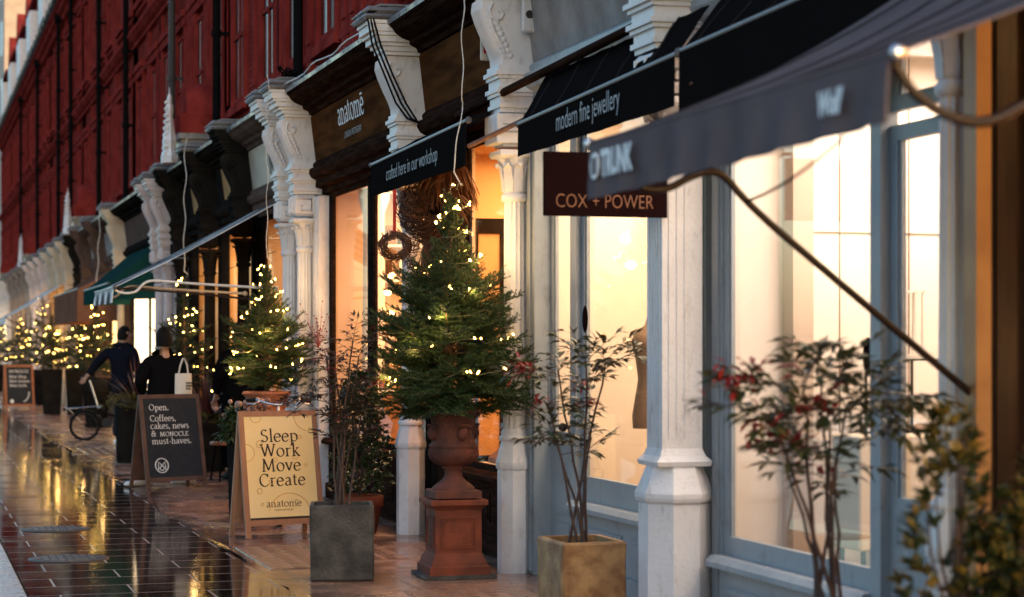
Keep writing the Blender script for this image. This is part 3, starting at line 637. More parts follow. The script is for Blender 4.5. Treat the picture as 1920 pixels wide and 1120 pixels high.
# ============================================================ further shops, each one a front of its own
def far_shop(y0, ys, mts, frame, fascia, label, pane, y1, open_glass=False):
    s = thing('shopfront', label, 'shopfront', (4.0, y0, 0), 0)
    for y, m in zip(ys, mts): pillar(s, y, m)
    e = ys+[y1]
    for a, b in zip(e, e[1:]):
        if b-a < 1.2: post(s, a-.1, b-.1, mts[0], x0=4.08); continue
        post(s, a-.1, a+.25, frame, x0=4.06)
        mid = (a+b)/2+.1
        opening(s, 'window', a+.25, mid, .65, 3.13, frame, pane, fw=.06); riser(s, a+.25, mid, .65, frame, 1)
        post(s, mid, mid+.1, frame); opening(s, 'door', mid+.1, b-.1, .02, 3.13, frame, pane, fw=.08)
    entab(s, y0, y1, frame, fascia)
    MB().box(4.24, 6.5, y0+.05, y1-.05, .02, 3.9).build('party_wall', 'brown_stone_paint', s)
    return s
GRN = far_shop(30.85, [32.3, 33.4], ['pink_white_paint']*2, 'black_paint', 'brown_stone_paint', 'shopfront behind broad pinkish white pillars under the dark green awning', 'lit_window_pale', 39.4)
far_shop(39.4, [39.6, 43.7], ['cream_paint', 'brown_stone_paint'], 'brown_stone_paint', 'stone_grey_paint', 'brown stone shopfront behind the wide brown awning', 'lit_window_warm', 47.0)
far_shop(47.0, [47.1, 49.2], ['brown_stone_paint', 'black_paint'], 'black_paint', 'cream_paint', 'shopfront with one black pillar just past the brown awning', 'lit_window_warm', 51.8)
far_shop(51.8, [52.0, 55.0, 58.0], ['cream_paint']*3, 'cream_paint', 'cream_paint', 'cream painted shopfront above the open white awning', 'lit_window_warm', 61.0)
far_shop(61.0, [61.2, 64.2, 67.2], ['pink_white_paint']*3, 'stone_grey_paint', 'stone_grey_paint', 'pale pinkish shopfront beyond the white awning', 'lit_window_pale', 70.0)
far_shop(70.0, [70.2, 73.5, 76.8, 80.0], ['stone_grey_paint']*4, 'brown_stone_paint', 'cream_paint', 'grey pillared shopfront, second from the far end of the street', 'lit_window_warm', 83.0)
far_shop(83.0, [83.2, 86.5, 90.0, 93.5], ['white_paint']*4, 'stone_grey_paint', 'stone_grey_paint', 'white pillared shopfront, farthest along the street', 'lit_window_pale', 97.0)
# ============================================================ red terrace above the shops
T = thing('red_terrace', 'long dark red painted brick terrace rising above all the shopfronts', 'building', (4.35, 2, 0))
MB().box(4.35, 9.0, 2, 98, 3.95, 11.1).build('wall', 'red_brick', T)
MB().extr([(9.0, 11.1), (4.35, 11.1), (4.45, 11.45), (7.0, 14.4), (9.0, 14.4)], 1, 2, 98).build('roof', 'lead', T)
b = MB()
for pr in ([(4.35,7.38),(4.28,7.40),(4.28,7.46),(4.22,7.50),(4.17,7.56),(4.15,7.58),(4.15,7.64),(4.35,7.70)], [(4.35,6.72),(4.29,6.74),(4.27,6.80),(4.29,6.84),(4.35,6.86)],
           [(4.35,10.2),(4.29,10.22),(4.27,10.3),(4.35,10.34)], [(4.35,4.7),(4.29,4.72),(4.29,4.82),(4.35,4.84)], [(4.35,7.98),(4.30,8.0),(4.30,8.08),(4.35,8.1)],
           [(4.35,10.72),(4.24,10.76),(4.2,10.86),(4.1,10.92),(4.08,11.0),(4.0,11.06),(4.0,11.12),(4.35,11.14)]):
    b.extr(pr, 1, 2.0, 98)
b.build('string_course', 'red_paint', T)
gt = MB().extr([(4.0,11.14),(3.92,11.16),(3.9,11.24),(3.92,11.30),(3.96,11.26),(4.02,11.24),(4.3,11.26),(4.3,11.14)], 1, 2, 98)
y = 2.5
while y < 97: gt.box(3.885, 4.03, y, y+.07, 11.135, 11.305); y += 1.2
gt.build('gutter', 'grey_iron', T)
# window bays: one recessed sash window with architrave, repeated on two storeys
wm = MB(); wm.box(-.004, .004, -.46, .46, 0, 1.75); wmesh = wm.mesh('window', 'window_dark')
fm = MB()
for a, b_ in ((-.60, -.46), (.46, .60)):
    fm.box(-.055, .02, a, b_, -.05, 1.85)
fm.box(-.07, .02, -.66, .66, 1.85, 1.99); fm.box(-.10, .02, -.70, .70, 1.99, 2.06); fm.box(-.09, .02, -.66, .66, -.16, -.05)
for z in (0, .87, 1.70): fm.box(-.03, .01, -.46, .46, z, z+.05)
fm.box(-.028, .012, -.02, .02, .05, 1.7)
fm.box(-.09, .02, -.55, .55, 2.06, 2.12)
frmesh = fm.mesh('frame', 'red_paint')
pm = MB(); pm.box(-.055, .02, -.16, .16, 4.2, 7.37); pm.box(-.075, -.0551, -.10, .10, 4.9, 6.6); pm.box(-.08, .02, -.2, .2, 6.87, 7.0); pm.box(-.08, .02, -.2, .2, 4.2, 4.65)
pm.box(-.055, .02, -.16, .16, 7.71, 10.7); pm.box(-.075, -.0551, -.10, .10, 8.3, 10.1); pm.box(-.08, .02, -.2, .2, 10.36, 10.5)
pmesh = pm.mesh('pilaster', 'red_paint')
def inst(n, me, par, loc):
    o = bpy.data.objects.new(n, me); COL.objects.link(o); o.parent = par; o.location = loc; return o
y = 17.2; i = 0
while y < 97:
    for z in (4.86, 8.25):
        w = inst('window', wmesh, T, (-.012, y-2, z)); inst('frame', frmesh, w, (0, 0, 0))
    for q in ((-.95, .95) if i % 2 == 0 else (.95,)): inst('pilaster', pmesh, T, (0, y+q-2, 0))
    y += (1.78, 2.3, 1.9)[i % 3]; i += 1
# rain pipes
def pipe(y, m, r=.055):
    a = MB(); a.tube([(4.13, y, 4.25), (4.13, y, 11.1)], r, 10)
    z = 4.4
    while z < 11: a.lathe([(r+.014, 0), (r+.02, .03), (r+.014, .09)], (4.13, y, z), 10); a.box(4.12, 4.35, y-.02, y+.02, z+.02, z+.07); z += 1.45
    a.bbox(4.03, 4.24, y-.1, y+.1, 10.72, 10.98, .02); a.tube([(4.13, y, 4.3), (4.08, y, 4.26), (3.9, y, 4.24)], r, 10)
    a.build('drainpipe', m, T)
for y, m in ((22.0, 'iron'), (28.1, 'iron'), (33.0, 'grey_iron'), (40.2, 'iron'), (46.0, 'iron'), (54.0, 'iron'), (58.5, 'iron'), (68, 'iron'), (78, 'iron')): pipe(y, m)
# party-wall pediments with carved finials standing on the lead flats
def gable(y):
    a = MB(); a.box(3.80, 4.345, y-.55, y+.55, 4.26, 4.55); a.box(3.76, 4.345, y-.62, y+.62, 4.55, 4.63)
    a.build('pediment_base', 'lead', T)
    a = MB(); a.box(3.80, 4.345, y-.56, y+.56, 4.632, 4.92)
    a.extr([(y+.5*cos(pi*k/16), 4.921+.5*sin(pi*k/16)) for k in range(17)], 0, 3.9, 4.345)
    a.build('pediment', 'red_paint', T)
    # finial: flaming leaf, broad at the foot and pointed
    f = MB(); pr = [(.20, 4.22), (.21, 4.32), (.155, 4.42), (.17, 4.55), (.125, 4.68), (.10, 4.80), (.075, 4.90), (.092, 4.98), (.085, 5.06), (.05, 5.10), (.062, 5.16), (.04, 5.21), (.018, 5.24), (.004, 5.33)]
    f.loft([[(3.68+.55*r*cos(2*pi*k/12)*(1+.12*(k % 2)), y-.2+r*sin(2*pi*k/12)*(1+.16*(k % 2)), z) for k in range(12)] for r, z in pr], True, False)
    for q in range(9):
        t = q/8
        for sg in (-1, 1): f.ball((3.62+.03*t, y-.2+sg*(.13-.09*t), 4.36+.75*t), (.045, .05-.03*t, .05-.02*t), 7, 4)
    f.build('finial', 'white_paint', T)
for y in (10.3, 29.9, 49.2, 69.4, 87.2): gable(y)
# attic gables with white sash windows
for k, y in enumerate((58, 64.5, 71, 77.5, 84, 90.5)):
    a = MB(); a.extr([(y-1.5, 11.3), (y+1.5, 11.3), (y+1.5, 13.3), (y+.9, 13.5), (y, 15.0), (y-.9, 13.5), (y-1.5, 13.3)], 0, 4.3, 6.5); a.box(4.1, 4.6, y-1.7, y+1.7, 13.25, 13.4)
    g = a.build('gable', 'red_paint', T)
    w = MB(); w.bbox(4.0, 4.32, y-.95, y-.05, 11.6, 12.9, .02); w.bbox(4.0, 4.32, y+.05, y+.95, 11.6, 12.9, .02); w.build('window', 'white_paint', g)
s = thing('apartment_block', 'tall pale beige block showing behind the far end of the red terrace', 'building', (8.5, 116, 0))
MB().box(4.9, 12, 108, 124, 0, 30).build('wall', 'beige_render', s)
a = MB()
for z in (14, 17, 20, 23, 26): a.box(4.88, 4.95, 110, 111.4, z, z+1.8); a.box(6, 7.2, 107.95, 108.02, z, z+1.8)
a.build('window', 'window_dark', s)
mat('seam_dark', (.03, .026, .03), .8, spec=0)
# ============================================================ awnings
def stripes_mat(name, c1, c2, axis, w):
    m = bpy.data.materials.new(name); m.use_nodes = True; nt = m.node_tree; L = nt.links; b = nt.nodes['Principled BSDF']; b.inputs['Roughness'].default_value = .75
    tc = N(nt, 'ShaderNodeTexCoord'); sp = N(nt, 'ShaderNodeSeparateXYZ'); L.new(tc.outputs['Object'], sp.inputs[0])
    a = N(nt, 'ShaderNodeMath', operation='DIVIDE'); a.inputs[1].default_value = w; L.new(sp.outputs[axis], a.inputs[0])
    f = N(nt, 'ShaderNodeMath', operation='FRACT'); L.new(a.outputs[0], f.inputs[0])
    g = N(nt, 'ShaderNodeMath', operation='GREATER_THAN'); g.inputs[1].default_value = .5; L.new(f.outputs[0], g.inputs[0])
    mx = N(nt, 'ShaderNodeMix', data_type='RGBA'); mx.inputs[6].default_value = (*c1, 1); mx.inputs[7].default_value = (*c2, 1)
    L.new(g.outputs[0], mx.inputs[0]); L.new(mx.outputs[2], b.inputs['Base Color']); M[name] = m
stripes_mat('striped_canvas', (.70, .69, .68), (.02, .02, .022), 1, .19)
def awning(label, y0, y1, xf, zf, zv, xw, zw, m, sag=.08, side=False, arms='goose', rod='bronze_rod', group=None, zf1=None, zv1=None, ripple=.008, scallop=0, pivot=1.05, seed=1, bar_r=.016, bar_m='grey_bar', seams=True, seam_m='seam_dark'):
    """canopy from (xw, zw) on the wall to (xf, zf) at the front bar; zf1/zv1 are the heights at the far end y1"""
    o = thing('awning', label, 'awning', (xw, (y0+y1)/2, 0), 0, group); r = rng(seed)
    zf1 = zf if zf1 is None else zf1; zv1 = zv if zv1 is None else zv1
    ny, nx = 26, 12; T_ = .006
    def fz(t): return zf+(zf1-zf)*t
    top = [[(xw+(xf-xw)*i/nx, y0+(y1-y0)*j/ny, zw+(fz(j/ny)-zw)*i/nx - sag*sin(pi*i/nx)*(.85+.15*sin(pi*j/ny)) + .004*sin(j*1.7+i*.6)) for j in range(ny+1)] for i in range(nx+1)]
    c = MB()
    c.loft([row + [(p[0]+.001, p[1], p[2]-T_) for p in reversed(row)] for row in top], True, False)
    cp = c.build('canopy', m, o)
    if seams:
        for j in range(4, ny, 5):
            sm = MB()
            for q in (-.012, .012): sm.tube([(p[0]-.003, p[1]+q, p[2]+.004) for p in [row[j] for row in top]], .0022, 4)
            sm.build('seam', seam_m, cp)
    # valance, hanging with slight folds
    v = MB(); nv = 60; rows = []
    for k in range(5):
        q = k/4; row = []
        for j in range(nv+1):
            t = j/nv; y = y0+(y1-y0)*t; zb = zv+(zv1-zv)*t
            if scallop: zb += scallop*abs(sin(t*pi*9))
            z = fz(t)-.008+(zb-fz(t)+.008)*q
            row.append((xf-.012-ripple*q*(1+sin(j*.9+r.uniform(-.3, .3)))+.006*q*sin(j*.31), y, z))
        rows.append(row+[(p[0]+.005, p[1], p[2]) for p in reversed(row)])
    v.loft(rows, True, False); va = v.build('valance', m, o)
    b = MB(); b.tube([(xf, y0-.03, zf), (xf, y1+.03, zf1)], bar_r, 10); b.build('front_bar', bar_m, o)
    for y, z in ((y0, zf), (y1, zf1)): e = MB(); e.ball((xf, y+(-.03 if y == y0 else .03), z), (.024, .014, .024), 10, 6); e.build('bar_end', 'steel' if bar_m == 'trunk_navy' else 'grey_bar', o)
    if side:
        for y in (y0, y1):
            MB().extr([(xw, zw-.02), (xf, fz(0 if y == y0 else 1)-.01), (xf, zv), (xw, zv+.02)], 1, y-.003, y+.003).build('side_panel', m, o)
    if arms == 'goose':
        for y, sg in ((y0+.0, -1), (y1, 1)):
            a = MB(); P0 = Vector((xw-.08, y, zf-pivot)); P1 = Vector((xf, y, fz(0 if sg < 0 else 1)-.02)); pts = []
            d = P1-P0
            k1 = P0+d*.60+Vector((0, 0, pivot*.14))
            pts = [P0+(k1-P0)*t/6 for t in range(7)]
            k2 = P0+d*.70+Vector((0, 0, pivot*.15)); k3 = P0+d*.78+Vector((0, 0, pivot*.06)); k4 = P0+d*.88-Vector((0, 0, pivot*.02)); pts += [k2, k3, k4, P1]
            # smooth the bend
            for it in range(2):
                pts = [pts[0]]+[(pts[i-1]+2*pts[i]+pts[i+1])/4 for i in range(1, len(pts)-1)]+[pts[-1]]
            a.tube(pts, .014, 8); a.ball(P0, .03); a.box(P0.x-.01, P0.x+.10, y-.035, y+.035, P0.z-.07, P0.z+.07); a.build('arm', rod, o)
    return o, va, cp
mat('grey_bar', (.10, .10, .11), .35, spec=.3)
def fit(mb_fn, width):                                    # scales lettering to a width along its own baseline
    mb = mb_fn(); xs = [v[0] for v in mb.v]; k = width/(max(xs)-min(xs)); x0 = min(xs)
    mb.v = [((v[0]-x0)*k, v[1], v[2]) for v in mb.v]; return mb
I4 = Matrix()
# navy awning of the nearest shop
AW, va, cp = awning('large slate grey awning with white lettering, nearest and blurred at upper right', 4.65, 7.0, 2.40, 2.285, 2.11, 4.06, 3.17, 'trunk_navy', sag=.10, arms=None, ripple=.010, seed=3, zv1=2.075, bar_r=.010, bar_m='trunk_navy')
fit(lambda: sans('TRUNK', .125, I4, bold=.006), .33).xf(basis((0, -1, 0), (0, 0, 1), (2.362, 6.80, 2.150))).build('lettering', 'chalk_white', va)
lg = MB(); lg.lathe([(.048, -.002), (.048, .002)], n=24); mlg = basis((0, -1, 0), (0, 0, 1), (2.363, 6.865, 2.190)); lg.xf(mlg).build('emblem', 'chalk_white', va)
lg = MB()
for a in (-.022, 0, .022): lg.box(a-.005, a+.005, -.03, .03, .003, .0045)
lg.xf(mlg).build('emblem_mark', 'trunk_navy', va)
fit(lambda: sans('Wolf', .088, I4, bold=.005, shear=.25), .15).xf(basis((0, -1, -.0), (0, 0, 1), (2.362, 5.01, 2.165))).build('lettering', 'chalk_white', va)
def arm(o, pts, r=.015, m='bronze_rod'):
    a = MB(); P = [Vector(p) for p in pts]
    for it in range(3):
        Q = [P[0]]
        for p, q in zip(P, P[1:]): Q += [p*.75+q*.25, p*.25+q*.75]
        P = Q+[P[-1]]
    a.tube(P, r, 8); a.ball(pts[0], r*2.2, 8, 5); return a.build('arm', m, o)
arm(AW, [(3.98, 6.98, 1.33), (3.2, 6.99, 1.925), (3.0, 6.99, 2.085), (2.90, 6.99, 2.20), (2.80, 6.99, 2.185), (2.68, 6.99, 2.115), (2.56, 6.99, 2.13), (2.46, 6.99, 2.19), (2.41, 6.99, 2.26)])
arm(AW, [(3.98, 4.66, 1.33), (3.2, 4.66, 1.925), (3.0, 4.66, 2.085), (2.90, 4.66, 2.20), (2.80, 4.66, 2.185), (2.68, 4.66, 2.115), (2.56, 4.66, 2.13), (2.46, 4.66, 2.19), (2.41, 4.66, 2.26)])
ch = MB()
P0, P1 = Vector((2.99, 6.98, 2.08)), Vector((2.40, 4.93, 2.10))
for k in range(80):
    p = P0.lerp(P1, k/79)-Vector((0, 0, .022*sin(pi*k/79))); ch.tube([p-Vector((.004, .009, 0)), p+Vector((.004, .009, 0))], .0042+.0012*(k % 2), 5)
ch.build('chain', 'iron', AW)
# three black awnings of the jeweller and the blue shop
o, va, cp = awning('black awning lettered crafted here in our workshop', 13.29, 16.22, 3.66, 3.085, 2.775, 4.0, 3.24, 'black_canvas', sag=.0, arms=None, group='black shop awnings', zf1=3.035, zv1=2.77, ripple=.003)
fit(lambda: sans('crafted here in our workshop', .16, I4, bold=-.001), 1.60).xf(basis((0, -1, .012), (0, 0, 1), (3.632, 15.60, 2.855))).build('lettering', 'pale_grey_ink', va)
arm(o, [(3.97, 12.88, 3.07), (3.82, 13.08, 2.99), (3.67, 13.29, 2.91)], .018, 'wood_frame')
o, va, cp = awning('black awning lettered modern fine jewellery', 9.62, 12.36, 3.75, 3.03, 2.765, 3.93, 3.29, 'black_canvas', sag=.0, arms=None, group='black shop awnings', zf1=2.965, zv1=2.755, ripple=.003)
fit(lambda: sans('modern fine jewellery', .175, I4, bold=-.001), 1.12).xf(basis((0, -1, .016), (0, 0, 1), (3.722, 11.52, 2.83))).build('lettering', 'pale_grey_ink', va)
arm(o, [(3.99, 9.44, 3.01), (3.87, 9.42, 2.93), (3.75, 9.40, 2.84)], .022, 'wood_frame')
MB().tube([(3.86, 10.4, 3.315), (3.86, 14.3, 3.235)], .028, 10).build('roller', 'dark_wood', o)
o, va, cp = awning('plain black awning above the pale blue window, partly behind the slate grey awning', 7.3, 9.58, 3.76, 3.09, 2.78, 4.0, 3.34, 'black_canvas', sag=.0, arms=None, group='black shop awnings', zf1=3.04, zv1=2.70, ripple=.003)
# striped awning
o, va, cp = awning('black and white striped awning pulled out on long white rods', 22.5, 24.75, 2.19, 2.20, 2.03, 4.0, 3.17, 'striped_canvas', sag=.02, arms=None, ripple=.014, scallop=.012)
for y in (22.52, 24.7): arm(o, [(3.98, y, 2.20), (3.0, y, 2.25), (2.72, y, 2.275), (2.58, y, 2.28), (2.50, y, 2.24), (2.44, y, 2.16), (2.36, y, 2.135), (2.26, y, 2.14), (2.2, y, 2.17)], .014, 'white_metal')
arm(o, [(3.9, 22.56, 2.06), (3.0, 22.56, 2.15), (2.22, 22.56, 2.19)], .012, 'bronze_rod')
MB().tube([(2.3, 22.54, 2.19), (3.3, 22.54, 2.36), (3.98, 22.54, 2.62)], .004, 5).build('stay_wire', 'iron', o)
awning('dark green awning with sloping sides over the pink pillared shop', 33.9, 38.6, 3.2, 2.60, 2.33, 4.05, 3.30, 'green_canvas', sag=.02, side=True, arms=None)
awning('brown awning with deep sloping sides, beyond the green one', 40.0, 46.5, 3.2, 2.68, 2.04, 4.05, 3.15, 'brown_canvas', sag=.02, side=True, arms=None)
awning('cream white awning stretched far out over the pavement in the distance', 54.0, 60.2, 2.5, 2.32, 2.16, 4.05, 3.27, 'white_canvas', sag=.03, arms='goose')
# hanging sign
s = thing('hanging_sign', 'dark brown hanging board with one line of copper capitals beside the wide white pillar', 'sign', (3.52, 10.05, 2.226))
MB().bbox(-.342, .342, -.014, .014, 0, .335, .004).build('board', 'dark_sign', s, False)
fit(lambda: sans('COX + POWER', .104, I4, bold=-.0012), .54).xf(basis((1, 0, 0), (0, 0, 1), (-.278, -.0155, .045))).build('lettering', 'copper_paint', s, False)
MB().tube([(.30, 0, .335), (.30, 0, .36), (.46, .12, .36)], .010, 6).box(.44, .48, .08, .16, .30, .42).build('bracket', 'iron', s, False)
# ============================================================ pedestals, urns, pots
def pedestal(label, x, y, rz=0):
    o = thing('pedestal', label, 'pedestal', (x, y, .010), rz, 'terracotta pedestals')
    MB().box(-.24, .24, -.24, .24, 0, .022).build('slate_base', 'slate_stone', o, False)
    b = MB().sq([(.205, .205, .022), (.205, .205, .075), (.19, .19, .085), (.185, .185, .105), (.172, .172, .135), (.162, .162, .155), (.158, .158, .165), (.156, .156, .45), (.165, .165, .462), (.178, .178, .478), (.194, .194, .484), (.194, .194, .512), (.188, .188, .518)])
    for rot in range(4):
        q = MB(); f = [(-.115, .115, .195, .405), (-.10, .10, .21, .39)]
        for t, (a, c, d, e) in enumerate(f):
            w = .010; yy = -.156-.010+.004*t
            q.box(a, a+w, yy, -.1555, d, e); q.box(c-w, c, yy, -.1555, d, e); q.box(a+w, c-w, yy, -.1555, d, d+w); q.box(a+w, c-w, yy, -.1555, e-w, e)
        b.join(q, Matrix.Rotation(rot*pi/2, 4, 'Z'))
    b.build('plinth', 'terracotta', o, False); return o
pedestal('terracotta panelled pedestal under the deep campana urn, between two white pillars', 3.524, 13.15, R(-2))
o = thing('urn', 'weathered terracotta campana urn with gadrooned base and mask handles', 'urn', (3.524, 13.15, .537), R(-2))
a = MB().sq([(.158, .158, 0), (.158, .158, .045), (.15, .15, .05)])
a.lathe([(.145, .05), (.142, .066), (.12, .085), (.085, .11), (.064, .135), (.058, .155), (.060, .19), (.078, .198), (.075, .21)], n=28)
a.build('foot', 'aged_terracotta', o, False)
n = 56; rings = []
for r_, z, g in ((.07, .205, 0), (.115, .222, .006), (.150, .25, .009), (.163, .285, .009), (.162, .318, .006), (.158, .335, 0), (.166, .342, 0), (.163, .352, 0), (.150, .36, 0), (.140, .40, 0), (.140, .46, 0), (.152, .52, 0), (.175, .555, 0), (.196, .57, 0), (.20, .585, 0), (.192, .595, 0), (.17, .59, 0), (.15, .56, 0)):
    rings.append([((r_+g*cos(k*pi))*cos(2*pi*k/n), (r_+g*cos(k*pi))*sin(2*pi*k/n), z) for k in range(n)])
a = MB().loft(rings, True, True)
for t in range(4):
    c, s_ = cos(t*pi/2-pi/2+.2), sin(t*pi/2-pi/2+.2)
    a.ball((.148*c, .148*s_, .43), (.042, .042, .05), 10, 6); a.ball((.168*c, .168*s_, .425), (.02, .02, .03), 8, 5); a.tube([(.15*c-.06*s_, .15*s_+.06*c, .47), (.172*c-.03*s_, .172*s_+.03*c, .485), (.172*c+.03*s_, .172*s_-.03*c, .485), (.15*c+.06*s_, .15*s_-.06*c, .47)], .01, 6)
a.build('bowl', 'aged_terracotta', o, False)
MB().lathe([(.15, .54), (.15, .556)], n=24).build('soil', 'soil', o, False)
pedestal('terracotta pedestal mostly hidden behind the yellow board', 3.5, 20.35, R(4))
def bowl(label, x, y, z, m='pot_light', group=None):
    o = thing('bowl_planter', label, 'planter', (x, y, z), .3, group)
    a = MB().sq([(.12, .12, 0), (.12, .12, .04)]); a.lathe([(.10, .04), (.07, .09), (.075, .14), (.10, .17), (.14, .22), (.175, .30), (.20, .38), (.215, .44), (.235, .46), (.24, .49), (.235, .50), (.205, .50), (.19, .46)], n=32)
    for k in range(16):                                   # relief swags under the rim
        t = 2*pi*k/16; a.ball((.19*cos(t), .19*sin(t), .37+.02*sin(k*2.1)), (.03, .03, .024), 7, 4); a.ball((.165*cos(t+.2), .165*sin(t+.2), .30), (.024, .024, .035), 7, 4)
    for k in range(40): t = 2*pi*k/40; a.ball((.238*cos(t), .238*sin(t), .475), .013, 6, 4)
    a.build('bowl', m, o, False); MB().lathe([(.19, .44), (.19, .465)], n=20).build('soil', 'soil', o, False); return o
bowl('wide terracotta bowl with relief swags, behind the yellow board', 3.5, 20.35, .60)
# stone cube planters
def cube_planter(label, x, y, rz, w, d, h, m, group='square stone planters', wall=.03):
    o = thing('stone_planter', label, 'planter', (x, y, .010), rz, group); r = rng(int(x*77))
    a = MB(); b = .012; j = lambda: r.uniform(-.004, .004)
    def rect(hx, hy, z): 
        return [(-hx+b+j(), -hy+j(), z), (hx-b+j(), -hy+j(), z), (hx+j(), -hy+b, z), (hx+j(), hy-b, z), (hx-b, hy+j(), z), (-hx+b, hy+j(), z), (-hx+j(), hy-b, z), (-hx+j(), -hy+b, z)]
    H_ = [0, .01, h*.25, h*.5, h*.75, h-.012, h]
    rg = [rect(w/2*(.985+.02*k/6)-(.008 if k in (0, 6) else 0), d/2*(.985+.02*k/6)-(.008 if k in (0, 6) else 0), z) for k, z in enumerate(H_)]
    rg += [rect(w/2-wall, d/2-wall, h), rect(w/2-wall-.004, d/2-wall-.004, h-.06)]
    a.loft(rg, True); a.build('box', m, o, False); MB().box(-w/2+wall+.006, w/2-wall-.006, -d/2+wall+.006, d/2-wall-.006, h-.058, h-.045).build('soil', 'soil', o, False); return o
cube_planter('dark grey mottled stone cube planter standing in front of the yellow board', 2.78, 13.24, R(-11.5), .425, .40, .495, 'slate_stone')
cube_planter('yellow brown stone cube planter under the hanging brown sign', 3.605, 10.70, R(0), .375, .46, .465, 'yellow_stone')
cube_planter('stone planter just below the frame holding the blurred red leaved shrub', 3.36, 7.05, R(4), .38, .40, .44, 'slate_stone')
cube_planter('stone planter below the frame holding the yellow green bush', 3.28, 5.75, R(8), .42, .42, .45, 'slate_stone')
# round terracotta pot
def round_pot(label, x, y, r_, h, m='terracotta', z=.010, group=None):
    o = thing('flower_pot', label, 'flower pot', (x, y, z), 0, group)
    a = MB().lathe([(r_*.70, 0), (r_*.72, .01), (r_*.93, h*.70), (r_*1.0, h*.71), (r_*1.02, h*.97), (r_*.99, h), (r_*.88, h), (r_*.84, h*.85)], n=32)
    a.build('body', m, o, False); MB().lathe([(r_*.85, h*.84), (r_*.85, h*.87)], n=20).build('soil', 'soil', o, False); return o
round_pot('plain terracotta pot behind the grey stone planter', 3.59, 16.40, .20, .31)
# black tapered planters
def tall_planter(label, x, y, w, h, rz=0, m='black_paint', taper=.8, group='tall black planters'):
    o = thing('tall_planter', label, 'planter', (x, y, .010), rz, group)
    a = MB().sq([(w/2*taper, w/2*taper, 0), (w/2, w/2, h-.01), (w/2-.006, w/2-.006, h), (w/2-.03, w/2-.03, h), (w/2-.035, w/2-.035, h-.07)])
    a.box(-w/2*taper-.012, -w/2*taper+.03, -w/2*taper-.012, -w/2*taper+.03, 0, .02); a.build('body', m, o, False)
    MB().box(-w/2+.04, w/2-.04, -w/2+.04, w/2-.04, h-.065, h-.05).build('soil', 'soil', o, False); return o
tall_planter('large square black planter behind the cafe board, filled with yellowish heather', 3.06, 27.7, .66, .72, R(-3), taper=.98)
tall_planter('tall tapered black planter, left of the far pair', 3.22, 47.6, .46, 1.04)
tall_planter('tall tapered black planter, right of the far pair', 3.76, 47.3, .50, 1.04)
tall_planter('black pot with spiky red cordyline behind the cafe board on its right', 3.58, 25.2, .46, .60, taper=.85)
tall_planter('black pot under the lit conifer near the black shopfront', 3.55, 27.1, .44, .85, taper=.8)
for x, y, l in ((3.5, 39.5, 'pedestal planter of the lit conifer left of the person with the bicycle'), (3.5, 55.4, 'planter under the spire shaped lit conifer far along the street'), (3.4, 64.5, 'planter under the second farthest lit conifer'), (3.2, 73, 'planter under the farthest lit conifer at the left edge')):
    round_pot(l, x, y, .27, .95, 'black_paint', group='planters of the far lit conifers')
# ============================================================ boards
def a_board(label, x, y, rz, w, h, lean, frame_m, panel_m, fw=.05, base=.11, group='pavement A-boards'):
    """folding board: local x across, faces -y; origin at the middle of the front feet"""
    o = thing('pavement_sign', label, 'sign board', (x, y, .010), rz, group)
    tl = math.atan2(lean, h); F_ = Matrix.Rotation(-tl, 4, 'X')
    f = MB(); t = .022
    f.box(-w/2, -w/2+fw, 0, t, 0, h); f.box(w/2-fw, w/2, 0, t, 0, h); f.box(-w/2+fw, w/2-fw, 0.001, t-.001, h-fw, h-.001); f.box(-w/2+fw, w/2-fw, .001, t-.001, base, base+fw)
    f.xf(F_).build('front_frame', frame_m, o, False)
    p = MB().box(-w/2+fw, w/2-fw, .006, .014, base+fw, h-fw).xf(F_).build('panel', panel_m, o, False)
    Bm = Matrix.Translation((0, 2*lean+.02, 0)) @ Matrix.Rotation(tl, 4, 'X')
    g = MB(); g.box(-w/2+.004, -w/2+fw, -t, 0, 0, h-.01); g.box(w/2-fw, w/2-.004, -t, 0, 0, h-.01); g.box(-w/2+fw, w/2-fw, -t+.001, -.001, base, base+fw); g.box(-w/2+fw, w/2-fw, -t+.001, -.001, h-fw-.01, h-.012); g.box(-w/2+fw, w/2-fw, -.014, -.006, base+fw, h-fw-.01)
    g.xf(Bm).build('rear_frame', frame_m, o, False)
    def mx(px, pz): return F_ @ basis((1, 0, 0), (0, 0, 1), (px, .0045, pz))
    return o, p, mx
# yellow board
o, p, mx = a_board('yellow poster board in a pale wooden frame reading Sleep Work Move Create', 2.95, 16.22, R(15), .70, 1.03, .17, 'pale_wood', 'yellow_poster', fw=.045, base=.10)
tx = MB()
for k, (wd, z) in enumerate((('Sleep', .775), ('Work', .655), ('Move', .535), ('Create', .415))):
    tx.join(serif(wd, .152, mx(.0, z), 'CENTER', wt=.043, track=.012), I4)
tx.join(serif('anatome', .088, mx(0, .245), 'CENTER', wt=.038), I4)
tx.add([tuple(mx(0, .245) @ Vector(q)) for q in ((.103, .048, .0002), (.128, .048, .0002), (.128, .0525, .0002), (.103, .0525, .0002))], [(0, 1, 2, 3)])
tx.build('lettering', 'ink', o, False)
fit(lambda: sans('LONDON APOTHECARY', .022, I4), .17).xf(mx(-.085, .213)).build('small_lettering', 'walnut_panel', o, False)
MB().box(-.305, .305, .0035, .0058, .145, .163).xf(Matrix.Rotation(-math.atan2(.17, 1.03), 4, 'X')).build('lower_band', 'ink', o, False)
bb = MB()
